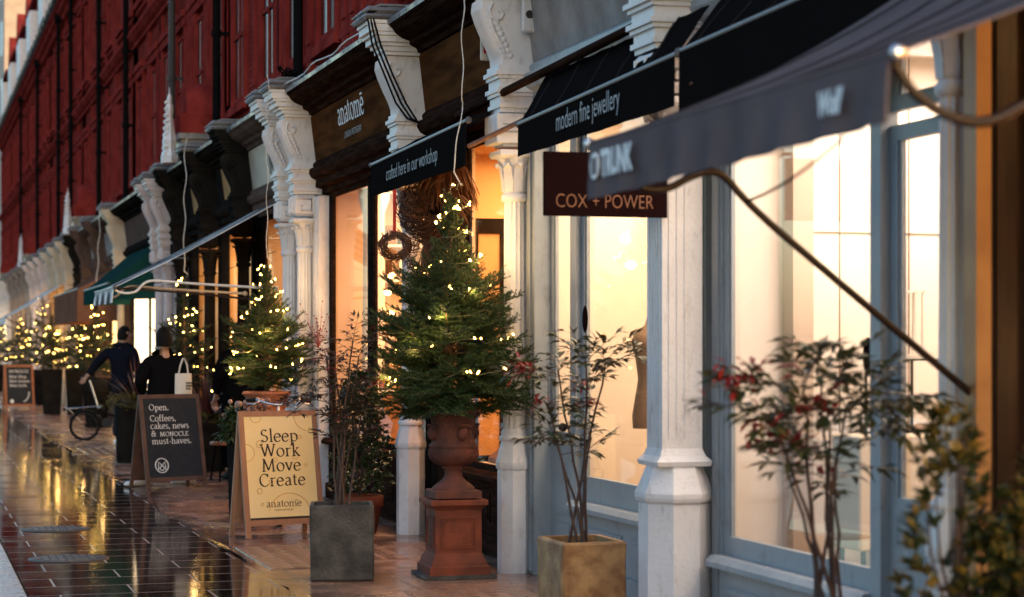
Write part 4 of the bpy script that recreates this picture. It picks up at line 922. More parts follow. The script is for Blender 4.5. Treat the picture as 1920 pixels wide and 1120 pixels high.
for cx, cz, r_, a0, a1 in ((-.18, .76, .028, 0, 360), (-.30, .69, .07, -90, 90), (-.205, .38, .022, 0, 360), (.05, .165, .19, 15, 165), (-.2, .98, .045, 180, 360), (.27, .99, .13, 180, 260), (.29, .86, .025, 90, 270), (-.05, .63, .016, 0, 360), (.13, .66, .03, 200, 340), (-.1, .45, .018, 0, 360), (.18, .81, .014, 0, 360), (-.19, .27, .012, 0, 360), (.22, .58, .012, 0, 360)):
    q = A(cx, cz, r_, r_, a0, a1, 24)
    bb.tube([tuple(Matrix.Rotation(-math.atan2(.17, 1.03), 4, 'X') @ Vector((min(.304, max(-.304, a)), .0035, min(.983, max(.165, b))))) for a, b in q], .0028, 5)
bb.build('bubble', 'bubble_line', p, False)
# cafe board
o, p, mx = a_board('black cafe board reading Open. Coffees, cakes, news in a dark wooden frame', 2.83, 22.1, R(22), .745, 1.04, .20, 'dark_frame', 'slate_board', fw=.045, base=.085) if mat('dark_frame', (.11, .055, .04), .55, (.06, .03, .024), 6, 8, bump=.25) else None
tx = MB()
for wd, z, sz in (('Open.', .865, .098), ('Coffees,', .745, .098), ('cakes, news', .662, .098), ('&', .578, .098), ('must-haves.', .495, .098)):
    tx.join(serif(wd, sz, mx(-.262, z), wt=.034, track=.003), I4)
tx.join(serif('MONOCLE', .073, mx(-.155, .578), wt=.040, track=.012), I4)
tx.build('lettering', 'chalk_white', o, False)
em = MB()
def ring(em, cx, cz, r_, w, n=32):
    a = A(cx, cz, r_, r_, 0, 360, n)
    em.tube([(q[0], 0, q[1]) for q in a], w, 5)
F_ = Matrix.Rotation(-math.atan2(.20, 1.04), 4, 'X'); e = MB(); ring(e, 0, 0, .078, .0055)
e.tube([(-.042, 0, -.048), (-.042, 0, .045), (0, 0, .0)], .0055, 5).tube([(.042, 0, -.048), (.042, 0, .045), (0, 0, .0)], .0055, 5)
e.tube([(q[0], 0, q[1]) for q in A(0, -.03, .024, .024, 90, 450, 16)], .005, 5)
e.xf(F_ @ Matrix.Translation((-.165, .004, .26))).build('emblem', 'chalk_white', o, False)
# far board
o, p, mx = a_board('small black board in an orange wood frame at the far left, reading New Shop', 2.69, 50.95, R(10), .72, 1.12, .2, 'orange_wood', 'slate_board', fw=.05, base=.1)
tx = MB().join(serif('MONOCLE', .10, mx(-.24, .93), wt=.04, track=.0), I4)
for wd, z in (('New Shop.', .80), ('New Season.', .69), ('New Look.', .58)): tx.join(serif(wd, .10, mx(-.24, z), wt=.04), I4)
tx.join(serif('Marylebone', .09, I4, wt=.04, arc=-.28).xf(Matrix.Rotation(.35, 4, 'Z')).xf(mx(.0, .27)), I4) if False else None
tx.build('lettering', 'chalk_white', o, False)
e = MB(); e.lathe([(.045, -.001), (.045, .001)], n=16); e.xf(mx(-.19, .22)); q = [(.02+.19*cos(R(a)), .42+.22*sin(R(a))) for a in range(-75, 10, 12)]
for a, b in zip(q, q[1:]): 
    e.tube([tuple(mx(0, 0) @ Vector((a[0]+.02, a[1], 0))), tuple(mx(0, 0) @ Vector((b[0]*.8+a[0]*.2+.02, b[1]*.8+a[1]*.2, 0)))], .016, 4)
e.build('chalk_drawing', 'chalk_white', o, False)
# ============================================================ conifers with fairy lights
def fir_mesh(h, rmax, seed, nbr, step, tw_step, nd, dark=False, spire=.45, low=.06):
    """returns wood and needle builders: whorled boughs, each with side twigs, each twig brushed with needles"""
    r = rng(seed); wood = MB(); nee = MB()
    wood.tube([(0, 0, -.05), (.004, .002, h*.5), (-.003, .004, h*.85), (0, 0, h)], [.026, .018, .010, .004], 7)
    def brush(a, b, wd, k):
        a, b = Vector(a), Vector(b); d = (b-a); L_ = d.length
        if L_ < .006: return
        d /= L_; u = d.cross(Vector((.3, .2, 1))).normalized(); v = d.cross(u)
        n = max(3, int(L_/step)); vs = []; fs = []
        for i in range(n+2):
            t = min(1, i/n); c = a+d*(L_*t); 
            for q in range(k):
                an = r.uniform(0, 2*pi); o = cos(an)*u+sin(an)*v; ln = wd*r.uniform(.75, 1.25)*(1-.35*t)
                tip = c+o*ln*.75+d*ln*.9; s = d.cross(o)*(.0024 if not dark else .0045)
                j = len(vs); vs += [c-s, c+s, tip]; fs.append((j, j+1, j+2))
        nee.add(vs, fs)
    for i in range(nbr):
        t = (i+.5)/nbr; t = t**1.15
        zb = h*(low+(.97-low)*t); az = i*2.39996+r.uniform(-.35, .35)
        L_ = profile_r(t, rmax, spire)*(.80+.3*min(1, t/.10))
        L_ = max(.10, min(L_, rmax))*r.uniform(.74, 1.10)
        el = R(-10+64*t+r.uniform(-16, 16)) if t < .8 else R(44+22*(t-.8)/.2+r.uniform(-14, 14))
        pts = []; p = Vector((0, 0, zb)); d = Vector((cos(az)*cos(el), sin(az)*cos(el), sin(el))); m_ = 7
        for k in range(m_+1):
            pts.append(p.copy()); p = p+d*L_/m_; d = (d+Vector((r.uniform(-.07, .07), r.uniform(-.07, .07), .05+r.uniform(-.05, .05)))).normalized()
        wood.tube(pts, [.0075*(1-k/m_*.75)*(.5+L_) for k in range(m_+1)], 4, caps=False)
        for k in range(1, m_): brush(pts[k], pts[k+1], nd, 3)
        q = .22
        while q < .98:
            f = q*m_; k = min(m_-1, int(f)); c = pts[k].lerp(pts[k+1], f-k); d = (pts[k+1]-pts[k]).normalized(); sd = d.cross(Vector((0, 0, 1))).normalized()
            for sg in (-1, 1):
                tl = L_*(.42*(1-q)+.10)*r.uniform(.7, 1.2); td = (d*.75+sd*sg*.75+Vector((0, 0, r.uniform(-.35, .62)))).normalized()
                e = c+td*tl; brush(c, e, nd, 3)
                if tl > .11:
                    for w in (.35, .6, .8):
                        for s2 in (-1, 1):
                            c2 = c.lerp(e, w); d2 = (td*.8+td.cross(Vector((0, 0, 1)))*s2*.7+Vector((0, 0, r.uniform(-.35, .45)))).normalized(); brush(c2, c2+d2*tl*.42*(1.1-w), nd, 2)
            q += tw_step/max(L_, .1)*r.uniform(.8, 1.6)
    return wood, nee
def profile_r(t, rmax, spire):                            # full skirt, then a lean spire of upright shoots
    T_ = ((0, .90), (.1, 1), (.25, 1), (.4, .90), (.55, .62), (.66, .43), (.78, .28), (.95, .15), (1.01, .10))
    for (a, u), (b, v) in zip(T_, T_[1:]):
        if t <= b: return rmax*(u+(v-u)*(t-a)/(b-a))
    return rmax*.1
bm_ = MB(); bm_.lathe([(.003, 0), (.0048, .005), (.0058, .014), (.0048, .022), (.001, .027)], n=8); BULB = bm_.mesh('bulb', 'fairy_bulb')
bm_ = MB(); bm_.ball((0, 0, 0), .011, 8, 5); FBULB = bm_.mesh('bulb', 'far_bulb')
def fairy(label, x, y, z, h, rmax, spire, turns, nb, seed, far=False, low=.08, group='strings of fairy lights on the conifers', inset=.86, tail=None, lamps=0):
    o = thing('fairy_lights', label, 'fairy lights', (x, y, z), 0, group); r = rng(seed); pts = []; n = turns*22
    for i in range(n+1):
        t = low+(1.0-low)*(i/n)**.9; a = 2*pi*turns*i/n; q = profile_r(t, rmax, spire)*inset*r.uniform(.75, 1.05)+.012
        pts.append(Vector((q*cos(a), q*sin(a), h*t+r.uniform(-.03, .03)-.02)))
    w = MB(); w.tube(pts, .0032 if not far else .004, 5); w.build('wire', 'wire_green', o, False)
    if tail: MB().tube([pts[-1]]+[Vector(p)-Vector((x, y, z)) for p in tail], .0042 if not far else .006, 6).build('lead_cable', 'cable_white', o, False)
    idx = [.97*n*r.random()**1.25 for _ in range(nb)]
    for f in idx:
        k = int(f); p = pts[k].lerp(pts[k+1], f-k); b = bpy.data.objects.new('bulb', FBULB if far else BULB); COL.objects.link(b); b.parent = o
        b.location = p+Vector((p.x, p.y, 0)).normalized()*(.022 if not far else .03); b.rotation_euler = (r.uniform(-1.2, 1.2), r.uniform(-1.2, 1.2), 0); b.scale = (r.uniform(.65, 1.25),)*3
    for k in range(lamps):
        p = pts[int((k+.5)/lamps*n*.95)]; l = lamp('bulb_light', (0, 0, 0), 1.1, (1, .58, .2), kind='POINT', size=.03); l.parent = o; l.location = p*1.0+Vector((p.x, p.y, 0)).normalized()*.03
    return o
def fir(label, x, y, z, h, rmax, seed, nbr=110, step=.006, tw=.032, nd=.017, mats=('fir_bark', 'needles'), spire=.45, low=.05, group='potted conifers with fairy lights'):
    o = thing('conifer', label, 'tree', (x, y, z), 0, group); w, n = fir_mesh(h, rmax, seed, nbr, step, tw, nd, mats[1] != 'needles', spire, low)
    w.build('trunk', mats[0], o, False); n.build('needles', mats[1], o, False); return o
def wavy(P0, P1, n=24, a=.03, seed=1):
    r = rng(seed); P0, P1 = Vector(P0), Vector(P1); f = r.uniform(0, 6)
    return [P0.lerp(P1, k/n)+Vector((a*.5*sin(k*.9+f), a*sin(k*.75+f), 0)) for k in range(n+1)]
# nearest tree in the campana urn
fir('dense spruce with fairy lights in the campana urn on its pedestal', 3.50, 13.15, 1.06, 1.47, .57, 12, nbr=190, spire=.40, nd=.020, tw=.030, step=.0065)
fairy('fairy lights wound round the nearest spruce in the urn', 3.524, 13.15, 1.09, 1.58, .52, .40, 8, 74, 4, lamps=7, tail=wavy((3.52, 13.14, 2.72), (3.60, 13.2, 3.2), 8, .02, 3)+wavy((3.60, 13.2, 3.2), (3.60, 13.18, 4.35), 20, .022, 5))
# second tree in the bowl
fir('smaller spruce with fairy lights in the terracotta bowl behind the yellow board', 3.5, 20.35, 1.10, 1.24, .50, 23, nbr=165, step=.008, tw=.042, nd=.022, spire=.45)
fairy('fairy lights on the smaller spruce in the terracotta bowl', 3.5, 20.35, 1.10, 1.32, .47, .45, 7, 90, 8, lamps=6, tail=wavy((3.5, 20.35, 2.45), (3.52, 20.4, 4.3), 30, .02, 7))
# the rest share three crowns
far = [(3.55, 27.1, .83, 1.65, .50, 'spruce with a bare lit top behind the person with the tote bag', 31, 2.6),
       (3.5, 39.5, .96, 1.45, .52, 'round lit conifer left of the person with the bicycle', 32, None),
       (3.22, 47.6, 1.0, 1.25, .50, 'dark conifer in the left planter of the far pair', 33, None),
       (3.76, 47.3, 1.0, 1.45, .55, 'dark conifer in the right planter of the far pair', 34, None),
       (3.5, 55.4, .95, 1.95, .55, 'spire shaped lit conifer beyond the far pair of planters', 35, None),
       (3.4, 64.5, .95, 1.5, .6, 'wide lit conifer, second from the far end', 36, None),
       (3.2, 73.0, .95, 1.5, .6, 'lit conifer farthest away at the left edge', 37, None)]
for x, y, z, h, rm, lb, sd, top in far:
    fir(lb, x, y, z, h, rm, sd, nbr=64, step=.02, tw=.07, nd=.03, mats=('fir_bark', 'needles_dark'), spire=.5)
    fairy('string of warm lights on the '+lb.split(' ', 1)[1] if not lb.startswith('spruce') else 'string of warm lights on the spruce behind the person with the tote bag', x, y, z, h*1.03, rm*.95, .5, 6, 46 if y > 30 else 60, sd+50, far=True, tail=wavy((x, y, z+h*1.05), (3.6, y+.2, 4.35), 22, .03, sd) if y < 45 else None, lamps=1)
# ============================================================ leafy plants
def leaf(mb, p, d, up, L_, w):
    """pointed leaf folded along its midrib"""
    d = d.normalized(); s = d.cross(up)
    if s.length < 1e-4: s = Vector((1, 0, 0))
    s.normalize(); n = s.cross(d)
    a, m1, t = p, p+d*L_*.45-n*L_*.02, p+d*L_-n*L_*.12
    mb.add([a, m1+s*w+n*w*.35, t, m1-s*w+n*w*.35, m1], [(0, 4, 1), (4, 2, 1), (0, 3, 4), (4, 3, 2)])
def nandina(label, x, y, z, tips, seed, fan=9, lm='nandina_leaf', ll=.055, berries=(), red=(), side=(), droop=.5, sprays=None, lw=.15):
    """clump of cane stems from a planter; tips are stem ends relative to the root; each carries sprays of pointed leaflets"""
    o = thing('nandina', label, 'shrub', (x, y, z), 0, 'nandina shrubs in the stone planters'); r = rng(seed); st_ = MB(); lf = MB(); rd = MB()
    def spray(c, az, el, L_, mb, n):
        d = Vector((cos(az)*cos(el), sin(az)*cos(el), sin(el))); pts = []; p = c.copy()
        for k in range(6): pts.append(p.copy()); p = p+d*L_/5; d = (d+Vector((0, 0, -.10*droop))).normalized()
        st_.tube(pts, [.0022, .002, .0018, .0015, .0012, .001], 4)
        for k in range(n):
            t = .3+.7*k/max(1, n-1); f = t*5; i = min(4, int(f)); c2 = pts[i].lerp(pts[i+1], f-i); dd = (pts[i+1]-pts[i]).normalized(); s = dd.cross(Vector((0, 0, 1)))
            if s.length < .01: s = Vector((1, 0, 0))
            s.normalize()
            for sg in (-1, 1, 0) if k == n-1 else (-1, 1):
                ld = (dd*.75+s*sg*.8+Vector((0, 0, r.uniform(-.45, .3)))).normalized()
                if r.random() < .55 and sg:                   # side stalk carrying three leaflets
                    e = c2+ld*ll*.7; st_.tube([c2, e], .0009, 3)
                    for q in (-.7, 0, .7): leaf(mb, e, (ld+s*q*.9+Vector((0, 0, r.uniform(-.3, .2)))), Vector((r.uniform(-.3, .3), r.uniform(-.3, .3), 1)), ll*r.uniform(.75, 1.15), ll*lw)
                else: leaf(mb, c2, ld, Vector((r.uniform(-.4, .4), r.uniform(-.4, .4), 1)), ll*r.uniform(.8, 1.25), ll*lw)
    for tip in tips:
        tip = Vector(tip); b = Vector((r.uniform(-.06, .06), r.uniform(-.06, .06), -.03)); pts = []
        for k in range(9):
            t = k/8; q = b.lerp(tip, t); bend = sin(pi*t)*.05; q += Vector((-tip.x*bend*1.8+r.uniform(-.008, .008), -tip.y*bend+r.uniform(-.008, .008), 0)); pts.append(q)
        st_.tube(pts, [.0095-.0006*k for k in range(9)], 6)
        for k in range(3, 9): st_.lathe([(.0105-.0006*k, -.004), (.0115-.0006*k, 0), (.0105-.0006*k, .004)], tuple(pts[k]), 6)
        for k in range(sprays or fan):
            t = r.uniform(.55, 1.0)**.8 if k > 3 else 1.0; f = t*8; i = min(7, int(f)); c = pts[i].lerp(pts[i+1], f-i)
            spray(c, r.uniform(0, 2*pi), R(r.uniform(-5, 60)), r.uniform(.12, .26), rd if r.random() < .05 else lf, r.randint(3, 5))
    for (px, py, pz, rr, n) in red:                          # young scarlet shoots
        for k in range(n):
            c = Vector((px, py, pz))+Vector((r.gauss(0, rr), r.gauss(0, rr*.6), r.gauss(0, rr*.7))); leaf(rd, c, Vector((r.uniform(-1, 1), r.uniform(-1, 1), r.uniform(-.4, .7))), Vector((0, 0, 1)), ll*r.uniform(.5, .9), ll*.15)
    for (px, py, pz, tx_, tz_, n) in side:                   # long arching side shoots
        c = Vector((px, py, pz)); e = Vector((tx_, py-.05, tz_)); st_.tube([c.lerp(e, k/6)+Vector((0, 0, .04*sin(pi*k/6))) for k in range(7)], .003, 4)
        for k in range(n):
            t = .25+.75*k/n; p = c.lerp(e, t)+Vector((0, 0, .04*sin(pi*t)))
            spray(p, r.uniform(0, 6.28), R(r.uniform(-10, 30)), r.uniform(.06, .12), lf, 3)
    for (px, py, pz, n) in berries:
        be = MB(); sp_ = MB()
        for k in range(n):
            c = Vector((px, py, pz))+Vector((r.gauss(0, .05), r.gauss(0, .03), r.gauss(.02, .06))); be.ball(c, .0055, 6, 4); sp_.tube([(px, py, pz-.12), tuple(c)], .001, 3)
        be.build('berries', 'red_leaf', o, False); sp_.build('berry_stalks', 'red_leaf', o, False)
    st_.build('stems', 'stem_bark', o, False); lf.build('leaves', lm, o, False)
    if rd.v: rd.build('red_leaves', 'red_leaf', o, False)
    return o
nandina('dark leaved nandina with pinkish berries in the grey stone planter', 2.78, 13.24, .46, [(-.10, .02, 1.02), (-.02, .05, .90), (.06, -.05, 1.12), (.12, .03, 1.02), (.02, -.06, .75), (.16, .0, .80), (-.05, -.02, .62), (.10, .05, .62)], 3, fan=10, ll=.058, berries=[(-.16, 0, 1.20, 40)], side=[(-.06, 0, .78, -.38, .62, 6), (.1, 0, 1.05, .38, 1.18, 5), (-.05, 0, .7, -.42, .70, 5)], lw=.17)
nandina('sparse leggy nandina with red tipped leaves in the yellow brown stone planter', 3.60, 10.72, .43, [(-.20, -.05, .80), (-.10, .08, .98), (.03, -.04, 1.03), (.17, .02, 1.03), (.08, .06, .60), (-.14, .05, .62)], 7, fan=6, lm='nandina_green', ll=.072, red=[(-.36, -.1, 1.0, .035, 60), (-.22, 0, .80, .025, 30), (.02, 0, .90, .02, 20)], side=[(-.1, 0, .95, -.46, .95, 5), (.1, 0, .95, .44, 1.10, 6), (-.1, 0, .62, -.30, .55, 4)], lw=.19)
nandina('blurred nandina with scarlet new leaves before the bright white window', 3.36, 7.05, .40, [(-.22, .0, .86), (-.12, -.05, .98), (.0, .05, 1.0), (.06, -.05, .92), (-.06, .04, .72), (-.16, .02, .68), (.04, 0, .70), (-.02, -.06, .86)], 15, fan=5, lm='nandina_green', ll=.088, red=[(-.40, -.1, 1.03, .05, 42), (-.12, -.1, .93, .035, 22), (-.34, -.1, .82, .045, 26)], side=[(-.12, 0, .95, -.42, 1.0, 8), (-.1, 0, .9, -.36, .80, 7), (0, 0, .92, .42, .93, 6), (0, 0, .9, .30, .82, 5), (-.1, 0, 1.0, .05, 1.16, 4)], lw=.17)
def bush(label, x, y, z, h, w, seed, n, lm, ll, lw=.28, group=None, cat='shrub', name='shrub', peaks=((0, 0, 1),), stems='stem_bark', up=.6):
    o = thing(name, label, cat, (x, y, z), 0, group); r = rng(seed); st_ = MB(); lf = MB()
    for (px, py, ph) in peaks:
        for k in range(10):
            a = r.uniform(0, 6.28); q = w*.5*r.uniform(.2, .9); st_.tube([(px*.3, py*.3, -.02), (px+q*.5*cos(a), py+q*.5*sin(a), h*ph*.5), (px+q*cos(a)*.7, py+q*sin(a)*.7, h*ph*r.uniform(.75, 1.0))], [.007, .005, .002], 5)
    for k in range(n):
        px, py, ph = peaks[k % len(peaks)]; t = r.random()**.8; a = r.uniform(0, 6.28); rad = w*.5*(1-t**2.2*.75)*math.sqrt(r.uniform(.25, 1)); lump = 1+.18*sin(3*a+5*t)+.12*sin(7*t*3+a)
        p = Vector((px+rad*lump*cos(a), py+rad*lump*sin(a), h*ph*(.03+.97*t))); d = Vector((cos(a)*.8, sin(a)*.8, up+r.uniform(-.5, .5)))
        for q in range(5):
            leaf(lf, p, (d+Vector((r.uniform(-.9, .9), r.uniform(-.9, .9), r.uniform(-.5, .6)))), Vector((r.uniform(-.4, .4), r.uniform(-.4, .4), 1)), ll*r.uniform(.7, 1.2), ll*lw)
    st_.build('stems', stems, o, False); lf.build('leaves', lm, o, False); return o
bush('dense dark evergreen bush in the plain terracotta pot', 3.59, 16.40, .30, 1.02, .50, 5, 900, 'bush_leaf', .055)
bush('yellow green glossy bush, large and blurred at the bottom right corner', 3.28, 5.75, .44, .86, .38, 9, 640, 'gold_leaf', .066, lw=.24, peaks=((-.10, 0, 1.03), (.20, -.12, 1.0), (.06, -.2, .70), (.02, -.05, .62)))
bush('yellowish heather and ivy spilling from the black planter', 3.06, 27.7, .68, .24, .85, 19, 420, 'heather', .05, lw=.2, peaks=((-.15, 0, 1), (.15, 0, .9)), name='heather', cat='plant')
bush('low greenery in the pot beneath the cordyline', 3.58, 25.2, .58, .14, .5, 20, 120, 'heather', .05, lw=.25, name='ground_ivy', cat='plant')
bush('silvery green foliage hanging from the bicycle basket', 2.74, 17.6, .72, .28, .28, 21, 150, 'bush_leaf', .07, lw=.2, name='foliage_bunch', cat='plant', up=-.1)
def cordyline(label, x, y, z, h, seed, n=54):
    o = thing('cordyline', label, 'plant', (x, y, z), 0, 'red cordylines'); r = rng(seed); a = MB()
    for k in range(n):
        az = r.uniform(0, 6.28); el = R(r.uniform(12, 88)); L_ = h*r.uniform(.7, 1.1); d = Vector((cos(az)*cos(el), sin(az)*cos(el), sin(el))); s = d.cross(Vector((0, 0, 1)))
        s = s.normalized() if s.length > .05 else Vector((1, 0, 0)); p = Vector((0, 0, .05)); rows = []
        for i in range(6):
            w = (.012, .016, .016, .013, .008, .001)[i]; rows.append([p-s*w, p, p+s*w]); p = p+d*L_/5; d = (d+Vector((0, 0, -.07))).normalized()
        vs = [q for rw in rows for q in rw]; fs = []
        for i in range(5):
            for j in range(2): fs.append((i*3+j, i*3+j+1, (i+1)*3+j+1, (i+1)*3+j))
        a.add(vs, fs)
    a.build('leaves', 'cordyline_leaf', o, False); MB().tube([(0, 0, -.04), (0, 0, .12)], [.03, .02], 8).build('stem', 'stem_bark', o, False)
cordyline('spiky red cordyline in the black planter left of the person with the tote bag', 3.0, 27.75, .72, .62, 2)
cordyline('spiky dark red cordyline right of the person with the tote bag', 3.58, 25.2, .58, .62, 5, 60)
# ============================================================ twig wreath with straw hanging by the white pillar
o = thing('twig_wreath', 'big shaggy twig wreath with hanging straw, by the white pillar above the spruce', 'wreath', (3.91, 15.25, 2.35)); r = rng(77); a = MB()
def strand(mb, c, ax1, ax2, R_, tube_r, n, L_=.9, w=.0028):
    for k in range(n):
        t0 = r.uniform(0, 6.28); ph = r.uniform(0, 6.28); q = tube_r*math.sqrt(r.random()); pts = []
        for i in range(7):
            t = t0+L_*i/6; rr = R_+q*cos(ph+i*.25)+(.028*r.random() if i in (0, 6) else 0); off = q*sin(ph+i*.25)
            pts.append(c+ax1*rr*cos(t)+ax2*rr*sin(t)+ax1.cross(ax2)*off)
        mb.tube(pts, w, 3, False, False)
X_, Y_, Z_ = Vector((1, -.25, 0)).normalized(), Vector((0, 1, 0)), Vector((0, 0, 1))
strand(a, Vector((.02, 0, .24)), X_, Z_, .14, .10, 900, .8); a.build('wreath', 'twig', o, False)
a = MB(); strand(a, Vector((-.22, .05, -.02)), X_, Z_, .075, .030, 200, .9); strand(a, Vector((-.02, 0, -.10)), X_, Z_, .12, .05, 160, .6); a.build('small_ring', 'twig', o, False)
a = MB()
for k in range(700):
    an = r.uniform(0, 6.28); q = .13*math.sqrt(r.random()); b = Vector((.10+q*.6*cos(an), q*.5*sin(an), .60)); e = b+Vector((q*.9*cos(an)+r.uniform(-.03, .03), q*.5*sin(an), -r.uniform(.22, .38))); a.tube([b, b.lerp(e, .5)+Vector((.012*cos(an), 0, 0)), e], .0026, 3, False, False)
for k in range(620):
    an = r.uniform(0, 6.28); q = .12*math.sqrt(r.random()); b = Vector((.07+q*cos(an), q*.5*sin(an), .12)); e = b+Vector((r.uniform(-.10, .14), r.uniform(-.05, .05), -r.uniform(.3, .78))); a.tube([b, b.lerp(e, .5)+Vector((r.uniform(-.03, .03), 0, 0)), e], .0026, 3, False, False)
a.build('straw', 'straw', o, False)
MB().box(-.235, -.215, .04, .045, .05, .37).build('ribbon', 'red_cloth', o, False); o.scale = (1.25, 1.25, 1.12)
# ============================================================ people
def skin_mesh(name, J, E, m, parent, levels=2):
    names = list(J); me = bpy.data.meshes.new(name+'_rig'); me.from_pydata([J[k][0] for k in names], [(names.index(a), names.index(b)) for a, b in E], [])
    o = bpy.data.objects.new(name+'_rig', me); COL.objects.link(o); md = o.modifiers.new('s', 'SKIN'); md.use_smooth_shade = True; md.branch_smoothing = .6
    for k, n_ in enumerate(names):
        rr = J[n_][1]; sv = me.skin_vertices[0].data[k]; sv.radius = rr if isinstance(rr, tuple) else (rr, rr); sv.use_root = (k == 0)
    sb = o.modifiers.new('u', 'SUBSURF'); sb.levels = levels; sb.render_levels = levels
    dg = bpy.context.evaluated_depsgraph_get(); out = bpy.data.meshes.new_from_object(o.evaluated_get(dg)); out.name = name
    bpy.data.objects.remove(o); bpy.data.meshes.remove(me); out.materials.clear(); out.materials.append(M[m])
    for p in out.polygons: p.use_smooth = True
    n = bpy.data.objects.new(name, out); COL.objects.link(n); n.parent = parent; return n
def person(label, loc, rz, P, h=1.0, coat='cloth_black', pants='cloth_black', shoes='white_shoe', group='people on the pavement', wide=1.0, coat_len=.78, toes=None):
    """P gives joint positions (metres, facing +y) that differ from the default standing pose"""
    o = thing('person', label, 'person', loc, rz, group)
    D = dict(pelvis=(0,0,.95), waist=(0,0,1.10), chest=(0,.0,1.30), nb=(0,-.01,1.47), neck=(0,.005,1.535), jaw=(0,.03,1.59), skull=(0,.015,1.665), top=(0,.01,1.745), nose=(0,.125,1.635), earL=(-.085,.01,1.645), earR=(.085,.01,1.645),
             shL=(-.18,-.01,1.42), elL=(-.25,-.03,1.15), wrL=(-.24,.10,.93), shR=(.18,-.01,1.42), elR=(.25,-.03,1.15), wrR=(.24,.10,.93),
             hipL=(-.09,0,.90), knL=(-.12,.03,.50), anL=(-.13,-.01,.09), hipR=(.09,0,.90), knR=(.12,.03,.50), anR=(.13,-.01,.09))
    D.update(P)
    rad = dict(pelvis=(.14,.11), waist=(.13,.10), chest=(.165,.115), nb=(.085,.075), neck=.055, jaw=(.062,.07), skull=(.078,.096), top=(.05,.06), nose=.011, earL=.013, earR=.013, shL=.065, elL=.045, wrL=.03, shR=.065, elR=.045, wrR=.03, hipL=.095, knL=.06, anL=.042, hipR=.095, knR=.06, anR=.042)
    J = {k: (tuple(Vector(D[k])*h), rad[k]) for k in ['pelvis']+[q for q in D if q != 'pelvis']}
    E = [('pelvis','waist'),('waist','chest'),('chest','nb'),('nb','neck'),('neck','jaw'),('jaw','skull'),('skull','top'),('jaw','nose'),('skull','earL'),('skull','earR')]
    for s in 'LR': E += [('chest','sh'+s),('sh'+s,'el'+s),('el'+s,'wr'+s),('pelvis','hip'+s),('hip'+s,'kn'+s),('kn'+s,'an'+s)]
    for s, sg in (('L',-1),('R',1)):
        w, e = Vector(D['wr'+s])*h, Vector(D['el'+s])*h; d = (w-e).normalized(); sd = d.cross(Vector((0,1,.2))).normalized(); fw = sd.cross(d)
        pm = w+d*.06; J['palm'+s] = (tuple(pm), (.034,.02)); E.append(('wr'+s,'palm'+s))
        for k, (q, L_) in enumerate(((-.03,.062),(-.01,.075),(.01,.07),(.028,.055))):
            a = pm+d*.035+sd*q; b = a+d*L_*.55-fw*.012; c = b+d*L_*.35-fw*.03
            for nm, p, rr in (('a',a,.010),('b',b,.009),('c',c,.007)): J[f'f{s}{k}{nm}'] = (tuple(p), rr)
            E += [('palm'+s,f'f{s}{k}a'),(f'f{s}{k}a',f'f{s}{k}b'),(f'f{s}{k}b',f'f{s}{k}c')]
        a = pm-sd*.032+d*.0-fw*.008; b = a-sd*.022+d*.03-fw*.012; J['t'+s+'a'] = (tuple(a), .012); J['t'+s+'b'] = (tuple(b), .009); E += [('palm'+s,'t'+s+'a'),('t'+s+'a','t'+s+'b')]
    for k in ('chest', 'waist', 'pelvis', 'shL', 'shR', 'hipL', 'hipR', 'elL', 'elR', 'knL', 'knR'):
        q = J[k][1]; J[k] = (J[k][0], tuple(a*.72 for a in q) if isinstance(q, tuple) else q*.72)
    J['nb'] = (J['nb'][0], .055)
    skin_mesh('body', J, E, 'skin', o)
    # face: eyes and mouth
    hd = Vector(D['skull'])*h; nz = (Vector(D['nose'])*h-Vector(D['jaw'])*h); nz.z = 0; nz = nz.normalized() if nz.length > 0 else Vector((0,1,0)); sd = nz.cross(Vector((0,0,1)))
    f = MB()
    for q in (-.032,.032): f.ball(hd+nz*.088+sd*q+Vector((0,0,-.005)), (.012,.012,.007), 8, 5)
    f.build('eyes', 'hair', o, False); MB().ball(Vector(D['jaw'])*h+nz*.075+Vector((0,0,.0)), (.024,.024,.006), 8, 4).build('mouth', 'red_cloth', o, False)
    # hair: cap of short dark hair over the crown and nape
    hb = MB(); rings = []
    for k in range(9):
        t = k/8; z = -.125+.225*t; q = math.sqrt(max(.01, 1-(max(0, t-.25)/.76)**2)); ring = []
        for i in range(22):
            a = 2*pi*i/22; v = sd*cos(a)*.092*q + nz*sin(a)*.108*q; front = max(0, sin(a)); lift = front*.135*(1-t)
            ring.append(hd+v*(1-.14*front*(1-t)-.22*max(0, .3-t))-nz*.010+Vector((0,0,min(.098,z+lift)+.003*sin(5*a+k))))
        rings.append(ring)
    hb.loft(rings, True, True).build('hair', 'hair', o, False)
    # coat
    C_ = {}
    V = lambda k: Vector(D[k])*h
    C_['hem'] = (tuple(V('pelvis')+Vector((0,0,(coat_len-.95)*h))), (.215*wide,.165*wide)); C_['hip'] = (tuple(V('pelvis')+Vector((0,0,.03))), (.205*wide,.155*wide))
    C_['waist'] = (tuple(V('waist')), (.20*wide,.15)); C_['chest'] = (tuple(V('chest')+Vector((0,0,.0))), (.205*wide,.15)); C_['yoke'] = (tuple(V('nb')-Vector((0,0,.045))), (.185,.125)); C_['collar'] = (tuple(V('nb')+Vector((0,0,.05))), (.085,.085))
    CE = [('hem','hip'),('hip','waist'),('waist','chest'),('chest','yoke'),('yoke','collar')]
